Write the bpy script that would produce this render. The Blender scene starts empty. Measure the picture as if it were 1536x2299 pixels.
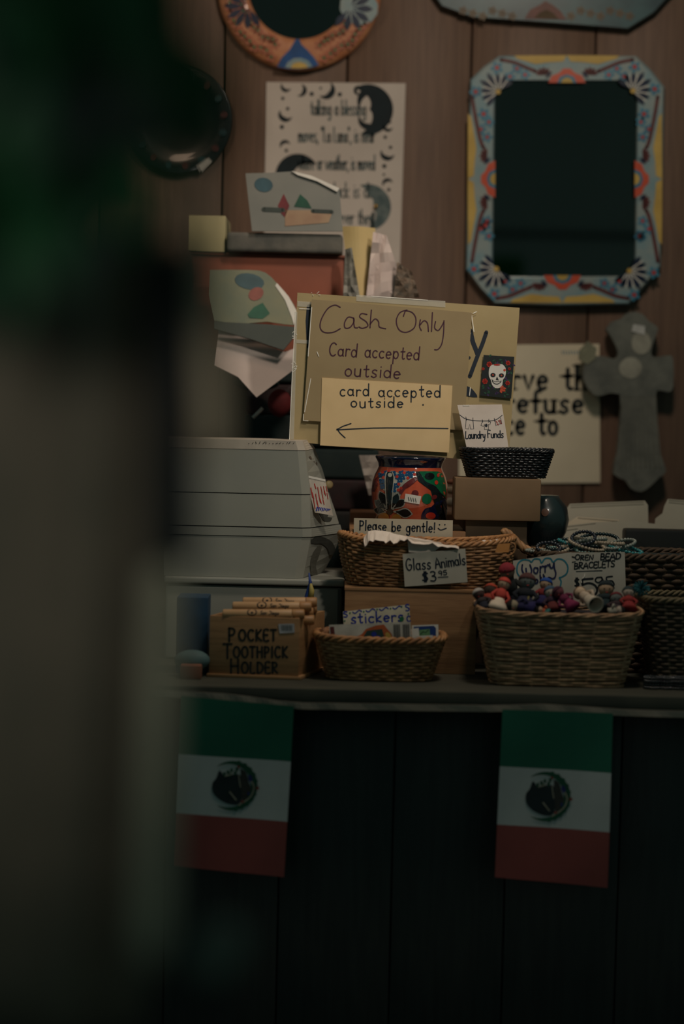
import bpy, bmesh, math, random
from mathutils import Vector, Matrix, Euler
from mathutils.geometry import tessellate_polygon

random.seed(7)
PI = math.pi
SC = bpy.context.scene
COL = SC.collection

# ------------------------------------------------------------------ camera
FPX = 4400.0                       # focal length in pixels of the 1536 px wide frame
PITCH, ROLL = math.radians(3.3), math.radians(1.3)
ROT = Matrix.Rotation(PI / 2 - PITCH, 3, 'X') @ Matrix.Rotation(ROLL, 3, 'Z')
CAMZ = 0.0
def P(px, py, Y):
    """the point of the room that the photograph shows at (px, py), at distance Y from the camera"""
    d = ROT @ Vector(((px - 768) / FPX, (1149.5 - py) / FPX, -1))
    t = Y / d.y
    return Vector((d.x * t, Y, CAMZ + d.z * t))
CAMZ = 0.90 - P(1100, 1541, 3.36).z
CZ = 0.90                          # counter top
FOCUS = 3.66
cam_data = bpy.data.cameras.new('camera')
cam = bpy.data.objects.new('camera', cam_data); COL.objects.link(cam)
cam.location = (0, 0, CAMZ); cam.rotation_euler = ROT.to_euler()
cam_data.sensor_fit = 'HORIZONTAL'; cam_data.sensor_width = 24.0
cam_data.lens = FPX / 1536 * 24.0
cam_data.clip_start = 0.05
cam_data.dof.use_dof = True; cam_data.dof.focus_distance = FOCUS
cam_data.dof.aperture_fstop = 1.25
cam_data.dof.aperture_blades = 0
SC.camera = cam

# ------------------------------------------------------------------ world, lights, exposure
world = bpy.data.worlds.new('world'); SC.world = world; world.use_nodes = True
bg = world.node_tree.nodes['Background']
bg.inputs[0].default_value = (0.34, 0.60, 0.56, 1); bg.inputs[1].default_value = 0.095
vs = SC.view_settings
vs.view_transform = 'Standard'; vs.look = 'None'; vs.gamma = 1; vs.use_curve_mapping = False
vs.exposure = 0.0
def area(name, loc, target, size, watts, col, size_y=None):
    l = bpy.data.lights.new(name, 'AREA'); l.energy = watts; l.color = col; l.size = size
    if size_y: l.shape = 'RECTANGLE'; l.size_y = size_y
    o = bpy.data.objects.new(name, l); COL.objects.link(o); o.location = loc
    o.rotation_euler = (Vector(target) - Vector(loc)).to_track_quat('-Z', 'Y').to_euler()
    return o
def spot(name, loc, target, watts, col, angle, blend, rad=.06):
    l = bpy.data.lights.new(name, 'SPOT'); l.energy = watts; l.color = col; l.spot_size = math.radians(angle); l.spot_blend = blend; l.shadow_soft_size = rad
    o = bpy.data.objects.new(name, l); COL.objects.link(o); o.location = loc
    o.rotation_euler = (Vector(target) - Vector(loc)).to_track_quat('-Z', 'Y').to_euler()
    return o
area('ceiling_lamp', (0.42, 3.05, 2.75), (0.0, 3.75, 1.1), 0.22, 8.5, (1.0, 0.84, 0.68))
area('desk_lamp', (-0.46, 3.72, 2.3), (-0.25, 4.1, 1.3), 0.12, 0.8, (1.0, 0.68, 0.46))
spot('sign_fill_spot', (0.85, 1.95, 2.70), (0.0, 3.75, 1.50), 56, (1.0, 0.90, 0.76), 34, 1.0)  # added spot that brightens the sign faces, not a known fixture
spot('near_cloth_fill', (-0.33, 0.22, 1.50), (-0.31, 1.30, 1.36), 8.0, (1.0, 0.95, 0.86), 40, 1.0, .08)  # added fill light for the near hangings, no such lamp known

# ------------------------------------------------------------------ materials
def lin(c): c = c / 255.0; return c / 12.92 if c <= .04045 else ((c + .055) / 1.055) ** 2.4
MATS = {}
def mat(name, rgb, rough=.6, rgb2=None, scale=30, stretch=(1, 1, 1), bump=0.0, bscale=None, metal=0, trans=0, coat=0, spec=.5, detail=4, sheen=0, alpha=1):
    if name in MATS: return MATS[name]
    m = bpy.data.materials.new(name); m.use_nodes = True
    nt = m.node_tree; b = nt.nodes['Principled BSDF']
    c1 = tuple(lin(x) for x in rgb) + (1,)
    if rgb2 is None: rgb2 = tuple(min(255, x * .82) for x in rgb)
    c2 = tuple(lin(x) for x in rgb2) + (1,)
    tc = nt.nodes.new('ShaderNodeTexCoord'); mp = nt.nodes.new('ShaderNodeMapping')
    mp.inputs['Scale'].default_value = stretch
    nt.links.new(tc.outputs['Object'], mp.inputs['Vector'])
    nz = nt.nodes.new('ShaderNodeTexNoise'); nz.inputs['Scale'].default_value = scale; nz.inputs['Detail'].default_value = detail
    nt.links.new(mp.outputs[0], nz.inputs['Vector'])
    rp = nt.nodes.new('ShaderNodeValToRGB'); rp.color_ramp.elements[0].color = c2; rp.color_ramp.elements[1].color = c1
    rp.color_ramp.elements[0].position = .32; rp.color_ramp.elements[1].position = .66
    nt.links.new(nz.outputs['Fac'], rp.inputs[0]); nt.links.new(rp.outputs[0], b.inputs['Base Color'])
    b.inputs['Roughness'].default_value = rough; b.inputs['Metallic'].default_value = metal
    b.inputs['Transmission Weight'].default_value = trans; b.inputs['Coat Weight'].default_value = coat
    b.inputs['Specular IOR Level'].default_value = spec; b.inputs['Sheen Weight'].default_value = sheen
    b.inputs['Alpha'].default_value = alpha
    if bump:
        n2 = nt.nodes.new('ShaderNodeTexNoise'); n2.inputs['Scale'].default_value = bscale or scale * 3
        nt.links.new(mp.outputs[0], n2.inputs['Vector'])
        bp = nt.nodes.new('ShaderNodeBump'); bp.inputs['Strength'].default_value = bump; bp.inputs['Distance'].default_value = .002
        nt.links.new(n2.outputs['Fac'], bp.inputs['Height']); nt.links.new(bp.outputs[0], b.inputs['Normal'])
    MATS[name] = m
    return m

# ------------------------------------------------------------------ mesh collector
class MB:
    def __init__(s): s.v = []; s.f = []
    def add(s, vs, fs):
        n = len(s.v); s.v += [Vector(p) for p in vs]; s.f += [tuple(i + n for i in f) for f in fs]; return s
    def hexa(s, p):                                     # p: 4 bottom points ccw + 4 top points
        return s.add(p, [(3, 2, 1, 0), (4, 5, 6, 7), (0, 1, 5, 4), (1, 2, 6, 5), (2, 3, 7, 6), (3, 0, 4, 7)])
    def box(s, x0, x1, y0, y1, z0, z1):
        return s.hexa([(x0, y0, z0), (x1, y0, z0), (x1, y1, z0), (x0, y1, z0), (x0, y0, z1), (x1, y0, z1), (x1, y1, z1), (x0, y1, z1)])
    def tube(s, pts, r, sides=6, closed=False, caps=True, flat=1.0):
        pts = [Vector(p) for p in pts]; n = len(pts)
        rr = r if isinstance(r, (list, tuple)) else [r] * n
        vs = []; up = None
        for i in range(n):
            a = pts[(i - 1) % n] if (closed or i > 0) else pts[i]
            b = pts[(i + 1) % n] if (closed or i < n - 1) else pts[i]
            t = (b - a)
            t = t.normalized() if t.length > 1e-9 else Vector((0, 0, 1))
            if up is None: up = Vector((0, 0, 1)) if abs(t.z) < .9 else Vector((0, 1, 0))
            u = up - t * up.dot(t)
            u = u.normalized() if u.length > 1e-6 else t.orthogonal().normalized()
            if not closed: up = u
            w = t.cross(u)
            for k in range(sides):
                an = 2 * PI * k / sides
                vs.append(pts[i] + (u * math.cos(an) + w * math.sin(an) * flat) * rr[i])
        fs = []
        for i in range(n if closed else n - 1):
            j = (i + 1) % n
            for k in range(sides):
                l = (k + 1) % sides
                fs.append((i * sides + k, i * sides + l, j * sides + l, j * sides + k))
        if caps and not closed:
            fs.append(tuple(range(sides - 1, -1, -1))); fs.append(tuple((n - 1) * sides + k for k in range(sides)))
        return s.add(vs, fs)
    def lathe(s, prof, c, segs=32, axis=None, cap0=True, cap1=True):    # prof: (r, h) pairs along the axis
        c = Vector(c); ax = Vector(axis).normalized() if axis is not None else Vector((0, 0, 1))
        u = ax.orthogonal().normalized() if axis is not None else Vector((1, 0, 0)); w = ax.cross(u)
        vs = []
        for r, h in prof:
            for k in range(segs):
                a = 2 * PI * k / segs
                vs.append(c + ax * h + (u * math.cos(a) + w * math.sin(a)) * r)
        fs = []
        for i in range(len(prof) - 1):
            for k in range(segs):
                l = (k + 1) % segs
                fs.append((i * segs + k, i * segs + l, (i + 1) * segs + l, (i + 1) * segs + k))
        if cap0: fs.append(tuple(range(segs - 1, -1, -1)))
        if cap1: fs.append(tuple((len(prof) - 1) * segs + k for k in range(segs)))
        return s.add(vs, fs)
    def ball(s, c, r, seg=10, rings=6, sq=(1, 1, 1), rot=None):
        vs = []; fs = []; c = Vector(c)
        for i in range(rings + 1):
            th = PI * i / rings
            for k in range(seg):
                a = 2 * PI * k / seg
                v = Vector((math.sin(th) * math.cos(a) * r * sq[0], math.sin(th) * math.sin(a) * r * sq[1], math.cos(th) * r * sq[2]))
                if rot: v = rot @ v
                vs.append(c + v)
        for i in range(rings):
            for k in range(seg):
                l = (k + 1) % seg
                if i == 0: fs.append((k, seg + k, seg + l)) if False else fs.append((k, (i + 1) * seg + k, (i + 1) * seg + l))
                elif i == rings - 1: fs.append((i * seg + k, (i + 1) * seg + k, i * seg + l))
                else: fs.append((i * seg + k, (i + 1) * seg + k, (i + 1) * seg + l, i * seg + l))
        return s.add(vs, fs)
    def grid(s, fn, nu, nv):                            # fn(u, v) -> point, u and v in 0..1
        vs = [fn(i / nu, j / nv) for j in range(nv + 1) for i in range(nu + 1)]
        fs = [(j * (nu + 1) + i, j * (nu + 1) + i + 1, (j + 1) * (nu + 1) + i + 1, (j + 1) * (nu + 1) + i) for j in range(nv) for i in range(nu)]
        return s.add(vs, fs)

def place(o, base, parent):
    if parent is not None:
        o.parent = parent
def root_of(o):
    while o.parent: o = o.parent
    return o
def tag(o, label=None, cat=None, group=None, kind=None):
    if label: o['label'] = label
    if cat: o['category'] = cat
    if group: o['group'] = group
    if kind: o['kind'] = kind
    return o
def thing(name, label, cat, loc, group=None):
    o = bpy.data.objects.new(name, None); COL.objects.link(o); o.location = loc; o.empty_display_size = .02
    return tag(o, label, cat, group)
PRINTS = ('painted_', 'printed_', 'lettering', 'handwriting', 'drawing', 'red_drawing', 'burnt_print', 'marker_writing', 'cloud_outline', 'blue_writing', 'emblem_', 'price_writing', 'price_print', 'red_print', 'blue_print', 'orange_print', 'dark_print', 'yellow_print', 'green_print', 'brown_print', 'line_print', 'barcode', 'pleats', 'pen_scribble', 'small_blue_print', 'green_dots')
CARRIERS = ('frame', 'body', 'dish', 'paper', 'card', 'sheet', 'board', 'backing_card', 'front_panel', 'white_stripe', 'tube', 'packet', 'cross_body', 'lid_top')
def make(name, mb, m, parent=None, smooth=False, bevel=0, seg=2, label=None, kind=None, solid=0, sub=0, weld=False):
    """one mesh object; vertices arrive in room coordinates"""
    if parent is not None and parent.parent is None and name.startswith(PRINTS):    # paint and print belong to the surface that carries them
        for ch in COL.objects:
            if ch.parent == parent and ch.name.split('.')[0] in CARRIERS: parent = ch; break
    if kind is None and name in ('painted_flowers', 'painted_petals', 'painted_navy_petals', 'painted_stems', 'painted_dots', 'painted_blue_flowers', 'painted_white_petals', 'painted_leaves', 'painted_red_dots', 'painted_blue_dots', 'scuffs', 'glint_strokes', 'painted_edge_bands', 'painted_orange_flowers', 'painted_centres'): kind = 'stuff'
    if parent is not None: base = root_of(parent).location.copy()
    else:
        xs = [v.x for v in mb.v]; ys = [v.y for v in mb.v]; zs = [v.z for v in mb.v]
        base = Vector(((min(xs) + max(xs)) / 2, (min(ys) + max(ys)) / 2, min(zs)))
    me = bpy.data.meshes.new(name)
    me.from_pydata([v - base for v in mb.v], [], mb.f); me.update()
    if bevel or weld:
        bm = bmesh.new(); bm.from_mesh(me)
        if weld: bmesh.ops.remove_doubles(bm, verts=bm.verts, dist=1e-5)
        bmesh.ops.recalc_face_normals(bm, faces=bm.faces)
        if bevel: bmesh.ops.bevel(bm, geom=list(bm.edges), offset=bevel, segments=seg, affect='EDGES', profile=.6)
        bm.to_mesh(me); bm.free()
    if smooth or bevel:
        me.polygons.foreach_set('use_smooth', [True] * len(me.polygons))
        if bevel: me.set_sharp_from_angle(angle=math.radians(50))
    me.materials.append(m)
    o = bpy.data.objects.new(name, me); COL.objects.link(o)
    if parent is not None: o.parent = parent
    else: o.location = base
    if solid:
        md = o.modifiers.new('thickness', 'SOLIDIFY'); md.thickness = solid; md.offset = 0
    if sub:
        md = o.modifiers.new('smooth', 'SUBSURF'); md.levels = sub; md.render_levels = sub
    if label: o['label'] = label
    if kind: o['kind'] = kind
    return o

# ------------------------------------------------------------------ surfaces one can draw on (photograph pixels -> a point of the surface)
class Flat:
    """plane through the pixel (px,py) at distance Y, leaning back by `lean` and turned by `yaw` (degrees)"""
    def __init__(s, px, py, Y, lean=0, yaw=0):
        s.o = P(px, py, Y)
        s.n = Vector((math.sin(math.radians(yaw)) * math.cos(math.radians(lean)), -math.cos(math.radians(yaw)) * math.cos(math.radians(lean)), math.sin(math.radians(lean))))
        s.c = Vector((0, 0, CAMZ))
    def at(s, px, py, off=0):
        d = P(px, py, 1.0) - s.c
        t = ((s.o - s.c).dot(s.n)) / d.dot(s.n)
        return s.c + d * t + s.n * off
class Bent(Flat):
    """the same, with a smooth curl fn(px, py) towards the viewer in metres"""
    def __init__(s, px, py, Y, lean, yaw, fn): super().__init__(px, py, Y, lean, yaw); s.fn = fn
    def at(s, px, py, off=0): return super().at(px, py, off) + s.n * s.fn(px, py)
class Turned:
    """front of a turned pot: profile radius r(z) about the axis (cx, cy)"""
    def __init__(s, cx, cy, rz): s.cx = cx; s.cy = cy; s.rz = rz; s.c = Vector((0, 0, CAMZ))
    def at(s, px, py, off=0):
        Y = s.cy - .06
        for _ in range(4):
            p = P(px, py, Y); r = s.rz(p.z)
            q = r * r - (p.x - s.cx) ** 2
            Y = s.cy - math.sqrt(max(q, (r * .12) ** 2))
        p = P(px, py, Y); d = Vector((p.x - s.cx, p.y - s.cy, 0)).normalized()
        return p + d * off

def interp(c, u, v):                                    # bilinear in corner pixels TL TR BR BL
    a = (c[0][0] + (c[1][0] - c[0][0]) * u, c[0][1] + (c[1][1] - c[0][1]) * u)
    b = (c[3][0] + (c[2][0] - c[3][0]) * u, c[3][1] + (c[2][1] - c[3][1]) * u)
    return (a[0] + (b[0] - a[0]) * v, a[1] + (b[1] - a[1]) * v)
def sheet_mb(sf, c, th=.0006, nu=1, nv=1, off=0):
    mb = MB()
    f = MB().grid(lambda u, v: sf.at(*interp(c, u, v), off), nu, nv)
    b = MB().grid(lambda u, v: sf.at(*interp(c, u, v), off - th), nu, nv)
    n = len(f.v)
    mb.add(f.v, [tuple(reversed(x)) for x in f.f]); mb.add(b.v, b.f)
    ring = [i for i in range(nu + 1)] + [j * (nu + 1) + nu for j in range(1, nv + 1)] + [nv * (nu + 1) + i for i in range(nu - 1, -1, -1)] + [j * (nu + 1) for j in range(nv - 1, 0, -1)]
    for k in range(len(ring)):
        a, d = ring[k], ring[(k + 1) % len(ring)]
        mb.f.append((a, d, n + d, n + a))
    return mb
def poly_mb(sf, pts, off=0, th=.0008, mb=None):         # filled outline with a thickness
    mb = mb or MB()
    p2 = [Vector((x, y, 0)) for x, y in pts]
    tris = tessellate_polygon([p2]); n = len(pts)
    fr = [sf.at(x, y, off) for x, y in pts]; bk = [sf.at(x, y, off - th) for x, y in pts]
    fs = [tuple(t) for t in tris] + [tuple(n + i for i in reversed(t)) for t in tris] + [(i, (i + 1) % n, n + (i + 1) % n, n + i) for i in range(n)]
    return mb.add(fr + bk, fs)
def ribbon(mb, sf, pts, w, off=.0004, w1=None):         # drawn stroke, width in pixels
    n = len(pts)
    if n == 1: return blob(mb, sf, pts[0][0], pts[0][1], w / 2, w / 2, 0, off, 1, 8)
    vs = []
    for i, (x, y) in enumerate(pts):
        a = pts[max(i - 1, 0)]; b = pts[min(i + 1, n - 1)]
        dx, dy = b[0] - a[0], b[1] - a[1]; l = math.hypot(dx, dy) or 1
        ww = w if w1 is None else w + (w1 - w) * i / (n - 1)
        nx, ny = -dy / l * ww / 2, dx / l * ww / 2
        vs += [sf.at(x + nx, y + ny, off), sf.at(x - nx, y - ny, off)]
    mb.add(vs, [(2 * i, 2 * i + 1, 2 * i + 3, 2 * i + 2) for i in range(n - 1)])
    for (x, y), ww in ((pts[0], w), (pts[-1], w1 or w)): blob(mb, sf, x, y, ww / 2, ww / 2, 0, off, 1, 6)
def blob(mb, sf, cx, cy, rx, ry, rot=0, off=.0004, rings=2, seg=12):
    vs = [sf.at(cx, cy, off)]; fs = []; cr, sr = math.cos(math.radians(rot)), math.sin(math.radians(rot))
    for r in range(1, rings + 1):
        for k in range(seg):
            a = 2 * PI * k / seg; x, y = rx * math.cos(a) * r / rings, ry * math.sin(a) * r / rings
            vs.append(sf.at(cx + x * cr - y * sr, cy + x * sr + y * cr, off))
    for k in range(seg):
        l = (k + 1) % seg; fs.append((0, 1 + k, 1 + l))
        for r in range(1, rings):
            fs.append((1 + (r - 1) * seg + k, 1 + r * seg + k, 1 + r * seg + l, 1 + (r - 1) * seg + l))
    mb.add(vs, fs)
def fillpoly(mb, sf, pts, off=.0004):
    tris = tessellate_polygon([[Vector((x, y, 0)) for x, y in pts]])
    mb.add([sf.at(x, y, off) for x, y in pts], [tuple(t) for t in tris])
def petal(mb, sf, x0, y0, x1, y1, w, off=.0004, w0=.15):
    n = 7; dx, dy = x1 - x0, y1 - y0; l = math.hypot(dx, dy) or 1; nx, ny = -dy / l, dx / l
    vs = []
    for i in range(n + 1):
        t = i / n; ww = w / 2 * max(w0 * (1 - t), max(0, math.sin(PI * min(1, t) ** 1.35)) if t < .999 else 0)
        x, y = x0 + dx * t, y0 + dy * t
        vs += [sf.at(x + nx * ww, y + ny * ww, off), sf.at(x - nx * ww, y - ny * ww, off)]
    mb.add(vs, [(2 * i, 2 * i + 1, 2 * i + 3, 2 * i + 2) for i in range(n)])
def crescent(mb, sf, cx, cy, r, ang, thick=.55, off=.0004, span=1.0, n=16):
    """moon whose fat side points at angle ang (degrees, 0 right, 90 down)"""
    vs = []
    for i in range(n + 1):
        a = math.radians(ang) + (i / n - .5) * PI * span * 1.15
        t = max(0, math.sin(PI * i / n)) ** .8 * thick
        ro, ri = r, r * (1 - t)
        vs += [sf.at(cx + ro * math.cos(a), cy + ro * math.sin(a), off), sf.at(cx + ri * math.cos(a), cy + ri * math.sin(a), off)]
    mb.add(vs, [(2 * i, 2 * i + 1, 2 * i + 3, 2 * i + 2) for i in range(n)])

# ------------------------------------------------------------------ a drawn single-stroke alphabet (cap height 1, y up)
def A(cx, cy, rx, ry, a0, a1, n=9):
    return [(cx + rx * math.cos(math.radians(a0 + (a1 - a0) * i / n)), cy + ry * math.sin(math.radians(a0 + (a1 - a0) * i / n))) for i in range(n + 1)]
G = {
 'a': (.55, [A(.25, .27, .22, .27, 50, 410), [(.46, .54), (.46, .1), (.52, 0)]]),
 'b': (.55, [[(.05, 1), (.05, 0)], A(.27, .27, .22, .27, 150, -190)]),
 'c': (.48, [A(.27, .27, .23, .27, 50, 310)]),
 'd': (.56, [A(.25, .27, .22, .27, 40, 400), [(.48, 1), (.48, 0)]]),
 'e': (.52, [[(.05, .28), (.46, .32)] + A(.26, .28, .21, .27, 20, 310)]),
 'f': (.42, [A(.32, .8, .14, .18, 60, 180, 5) + [(.18, .3), (.18, 0)], [(.03, .52), (.36, .52)]]),
 'g': (.55, [A(.25, .27, .22, .27, 50, 410), [(.46, .54), (.46, -.1)] + A(.26, -.12, .2, .22, 0, -150, 6)]),
 'h': (.55, [[(.06, 1), (.06, 0)], [(.06, .3)] + A(.26, .34, .2, .2, 170, 0, 6) + [(.46, 0)]]),
 'i': (.2, [[(.1, .54), (.1, 0)], [(.1, .78)]]),
 'j': (.28, [[(.2, .54), (.2, -.1), (.05, -.3)], [(.2, .78)]]),
 'k': (.5, [[(.06, 1), (.06, 0)], [(.42, .55), (.08, .22), (.44, 0)]]),
 'l': (.2, [[(.1, 1), (.1, 0)]]),
 'm': (.8, [[(.06, .55), (.06, 0)], [(.06, .3)] + A(.23, .36, .16, .18, 170, 0, 5) + [(.39, 0)], [(.39, .3)] + A(.56, .36, .16, .18, 170, 0, 5) + [(.72, 0)]]),
 'n': (.54, [[(.06, .55), (.06, 0)], [(.06, .3)] + A(.26, .35, .2, .19, 170, 0, 5) + [(.46, 0)]]),
 'o': (.54, [A(.27, .27, .22, .27, 90, 450)]),
 'p': (.55, [[(.06, .55), (.06, -.4)], A(.27, .27, .21, .27, 170, -170)]),
 'r': (.4, [[(.06, .55), (.06, 0)], [(.06, .3)] + A(.26, .34, .2, .2, 170, 50, 5)]),
 's': (.46, [[(.4, .5), (.25, .56), (.1, .45), (.14, .32), (.34, .22), (.38, .08), (.22, -.02), (.05, .06)]]),
 't': (.42, [[(.2, .85), (.2, .12), (.3, 0), (.38, .05)], [(.03, .55), (.38, .57)]]),
 'u': (.55, [[(.06, .55), (.07, .18)] + A(.26, .18, .19, .18, 190, 350, 5) + [(.46, .55)], [(.46, .55), (.47, 0)]]),
 'v': (.5, [[(.04, .55), (.24, 0), (.46, .55)]]),
 'w': (.75, [[(.04, .55), (.2, 0), (.37, .45), (.54, 0), (.7, .55)]]),
 'y': (.52, [[(.06, .55), (.1, .2), (.26, .12), (.44, .3)], [(.46, .55), (.42, 0), (.3, -.35), (.1, -.4)]]),
 'A': (.7, [[(.03, 0), (.34, 1), (.66, 0)], [(.14, .36), (.54, .38)]]),
 'B': (.62, [[(.06, 1), (.06, 0)], [(.06, 1), (.4, .95), (.46, .76), (.36, .56), (.06, .52)], [(.06, .52), (.46, .47), (.55, .24), (.42, .04), (.06, 0)]]),
 'C': (.68, [A(.38, .5, .33, .5, 50, 310, 12)]),
 'D': (.68, [[(.06, 1), (.06, 0)], [(.06, 1), (.4, .92), (.6, .66), (.6, .36), (.42, .06), (.06, 0)]]),
 'E': (.55, [[(.5, 1), (.06, 1), (.06, 0), (.52, 0)], [(.06, .52), (.42, .52)]]),
 'F': (.54, [[(.52, 1), (.06, 1), (.06, 0)], [(.06, .55), (.42, .55)]]),
 'G': (.7, [A(.37, .5, .32, .5, 50, 320, 12) + [(.64, .45), (.38, .45)]]),
 'H': (.66, [[(.06, 1), (.06, 0)], [(.58, 1), (.58, 0)], [(.06, .52), (.58, .52)]]),
 'I': (.22, [[(.11, 1), (.11, 0)]]),
 'K': (.6, [[(.06, 1), (.06, 0)], [(.54, 1), (.1, .45), (.56, 0)]]),
 'L': (.55, [[(.08, 1), (.06, .02), (.5, .02)]]),
 'M': (.8, [[(.05, 0), (.1, 1), (.4, .3), (.68, 1), (.74, 0)]]),
 'N': (.66, [[(.06, 0), (.08, 1), (.56, 0), (.58, 1)]]),
 'O': (.74, [A(.37, .5, .33, .5, 100, 460, 14)]),
 'P': (.58, [[(.07, 1), (.07, 0)], [(.04, .98), (.4, .95), (.5, .74), (.38, .5), (.07, .45)]]),
 'R': (.62, [[(.06, 1), (.06, 0)], [(.03, .98), (.4, .95), (.5, .76), (.38, .54), (.07, .5), (.56, 0)]]),
 'S': (.55, [[(.5, .9), (.3, 1), (.1, .88), (.1, .66), (.4, .45), (.5, .22), (.34, 0), (.05, .08)]]),
 'T': (.62, [[(.02, 1), (.6, 1)], [(.3, 1), (.3, 0)]]),
 'W': (.95, [[(.05, 1), (.16, 0), (.2, 0)], [(.42, .45), (.44, .05)], [(.82, 1), (.78, .1), (.7, 0)]]),
 'Y': (.6, [[(.04, 1), (.3, .5), (.56, 1)], [(.3, .5), (.28, 0)]]),
 '3': (.55, [[(.08, .95), (.3, 1), (.46, .84), (.38, .6), (.2, .53)], [(.2, .53), (.44, .46), (.52, .24), (.36, 0), (.05, .06)]]),
 '5': (.55, [[(.5, 1), (.12, .97), (.09, .56), (.34, .6), (.51, .4), (.46, .1), (.25, 0), (.05, .07)]]),
 '9': (.55, [A(.27, .72, .22, .27, 20, 380), [(.49, .8), (.46, .3), (.38, 0)]]),
 '$': (.62, [[(.52, .82), (.32, .9), (.12, .78), (.14, .62), (.44, .42), (.5, .24), (.32, .1), (.06, .18)], [(.24, 1.02), (.24, -.02)], [(.38, 1.02), (.38, -.02)]]),
 '!': (.2, [[(.12, 1), (.1, .28)], [(.1, .02)]]), ',': (.2, [[(.12, .06), (.05, -.14)]]), '"': (.3, [[(.06, 1), (.06, .8)], [(.2, 1), (.2, .8)]]),
 '.': (.2, [[(.1, .02)]]), '&': (.5, [A(.25, .3, .2, .3, 0, 360)]), ' ': (.42, []),
}
def smooth2(pts, k=3):
    if len(pts) < 3: return pts
    out = []
    for i in range(len(pts) - 1):
        p0 = pts[max(i - 1, 0)]; p1 = pts[i]; p2 = pts[i + 1]; p3 = pts[min(i + 2, len(pts) - 1)]
        for j in range(k):
            t = j / k
            out.append(tuple(.5 * (2 * p1[a] + (p2[a] - p0[a]) * t + (2 * p0[a] - 5 * p1[a] + 4 * p2[a] - p3[a]) * t * t + (3 * p1[a] - p0[a] - 3 * p2[a] + p3[a]) * t ** 3) for a in (0, 1)))
    return out + [pts[-1]]
def write(mb, sf, text, x0, y0, x1, y1, cap, w, off=.0004, jit=.03, slant=.0, gap=.12, curvy=True, serif=0, narrow=None):
    """text along the baseline (x0,y0)-(x1,y1) in photograph pixels, fitted to its length"""
    tot = sum(G[c][0] + gap for c in text) - gap
    L = math.hypot(x1 - x0, y1 - y0); sx = L / tot; ux, uy = (x1 - x0) / L, (y1 - y0) / L
    pos = 0
    for c in text:
        gw, strokes = G[c]; jy = random.uniform(-jit, jit); js = 1 + random.uniform(-jit, jit)
        for st in strokes:
            if len(st) > 2 and curvy: st = smooth2(st, 2)
            q = []
            for gx, gy in st:
                a = (pos + gx + slant * gy) * sx; b = (gy * js + jy) * cap
                q.append((x0 + ux * a + uy * b, y0 + uy * a - ux * b))
            ribbon(mb, sf, q, w, off)
            if serif and len(q) == 2:
                for (ex, ey) in q: ribbon(mb, sf, [(ex - serif, ey), (ex + serif, ey)], w * .45, off)
        pos += gw + gap

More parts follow.
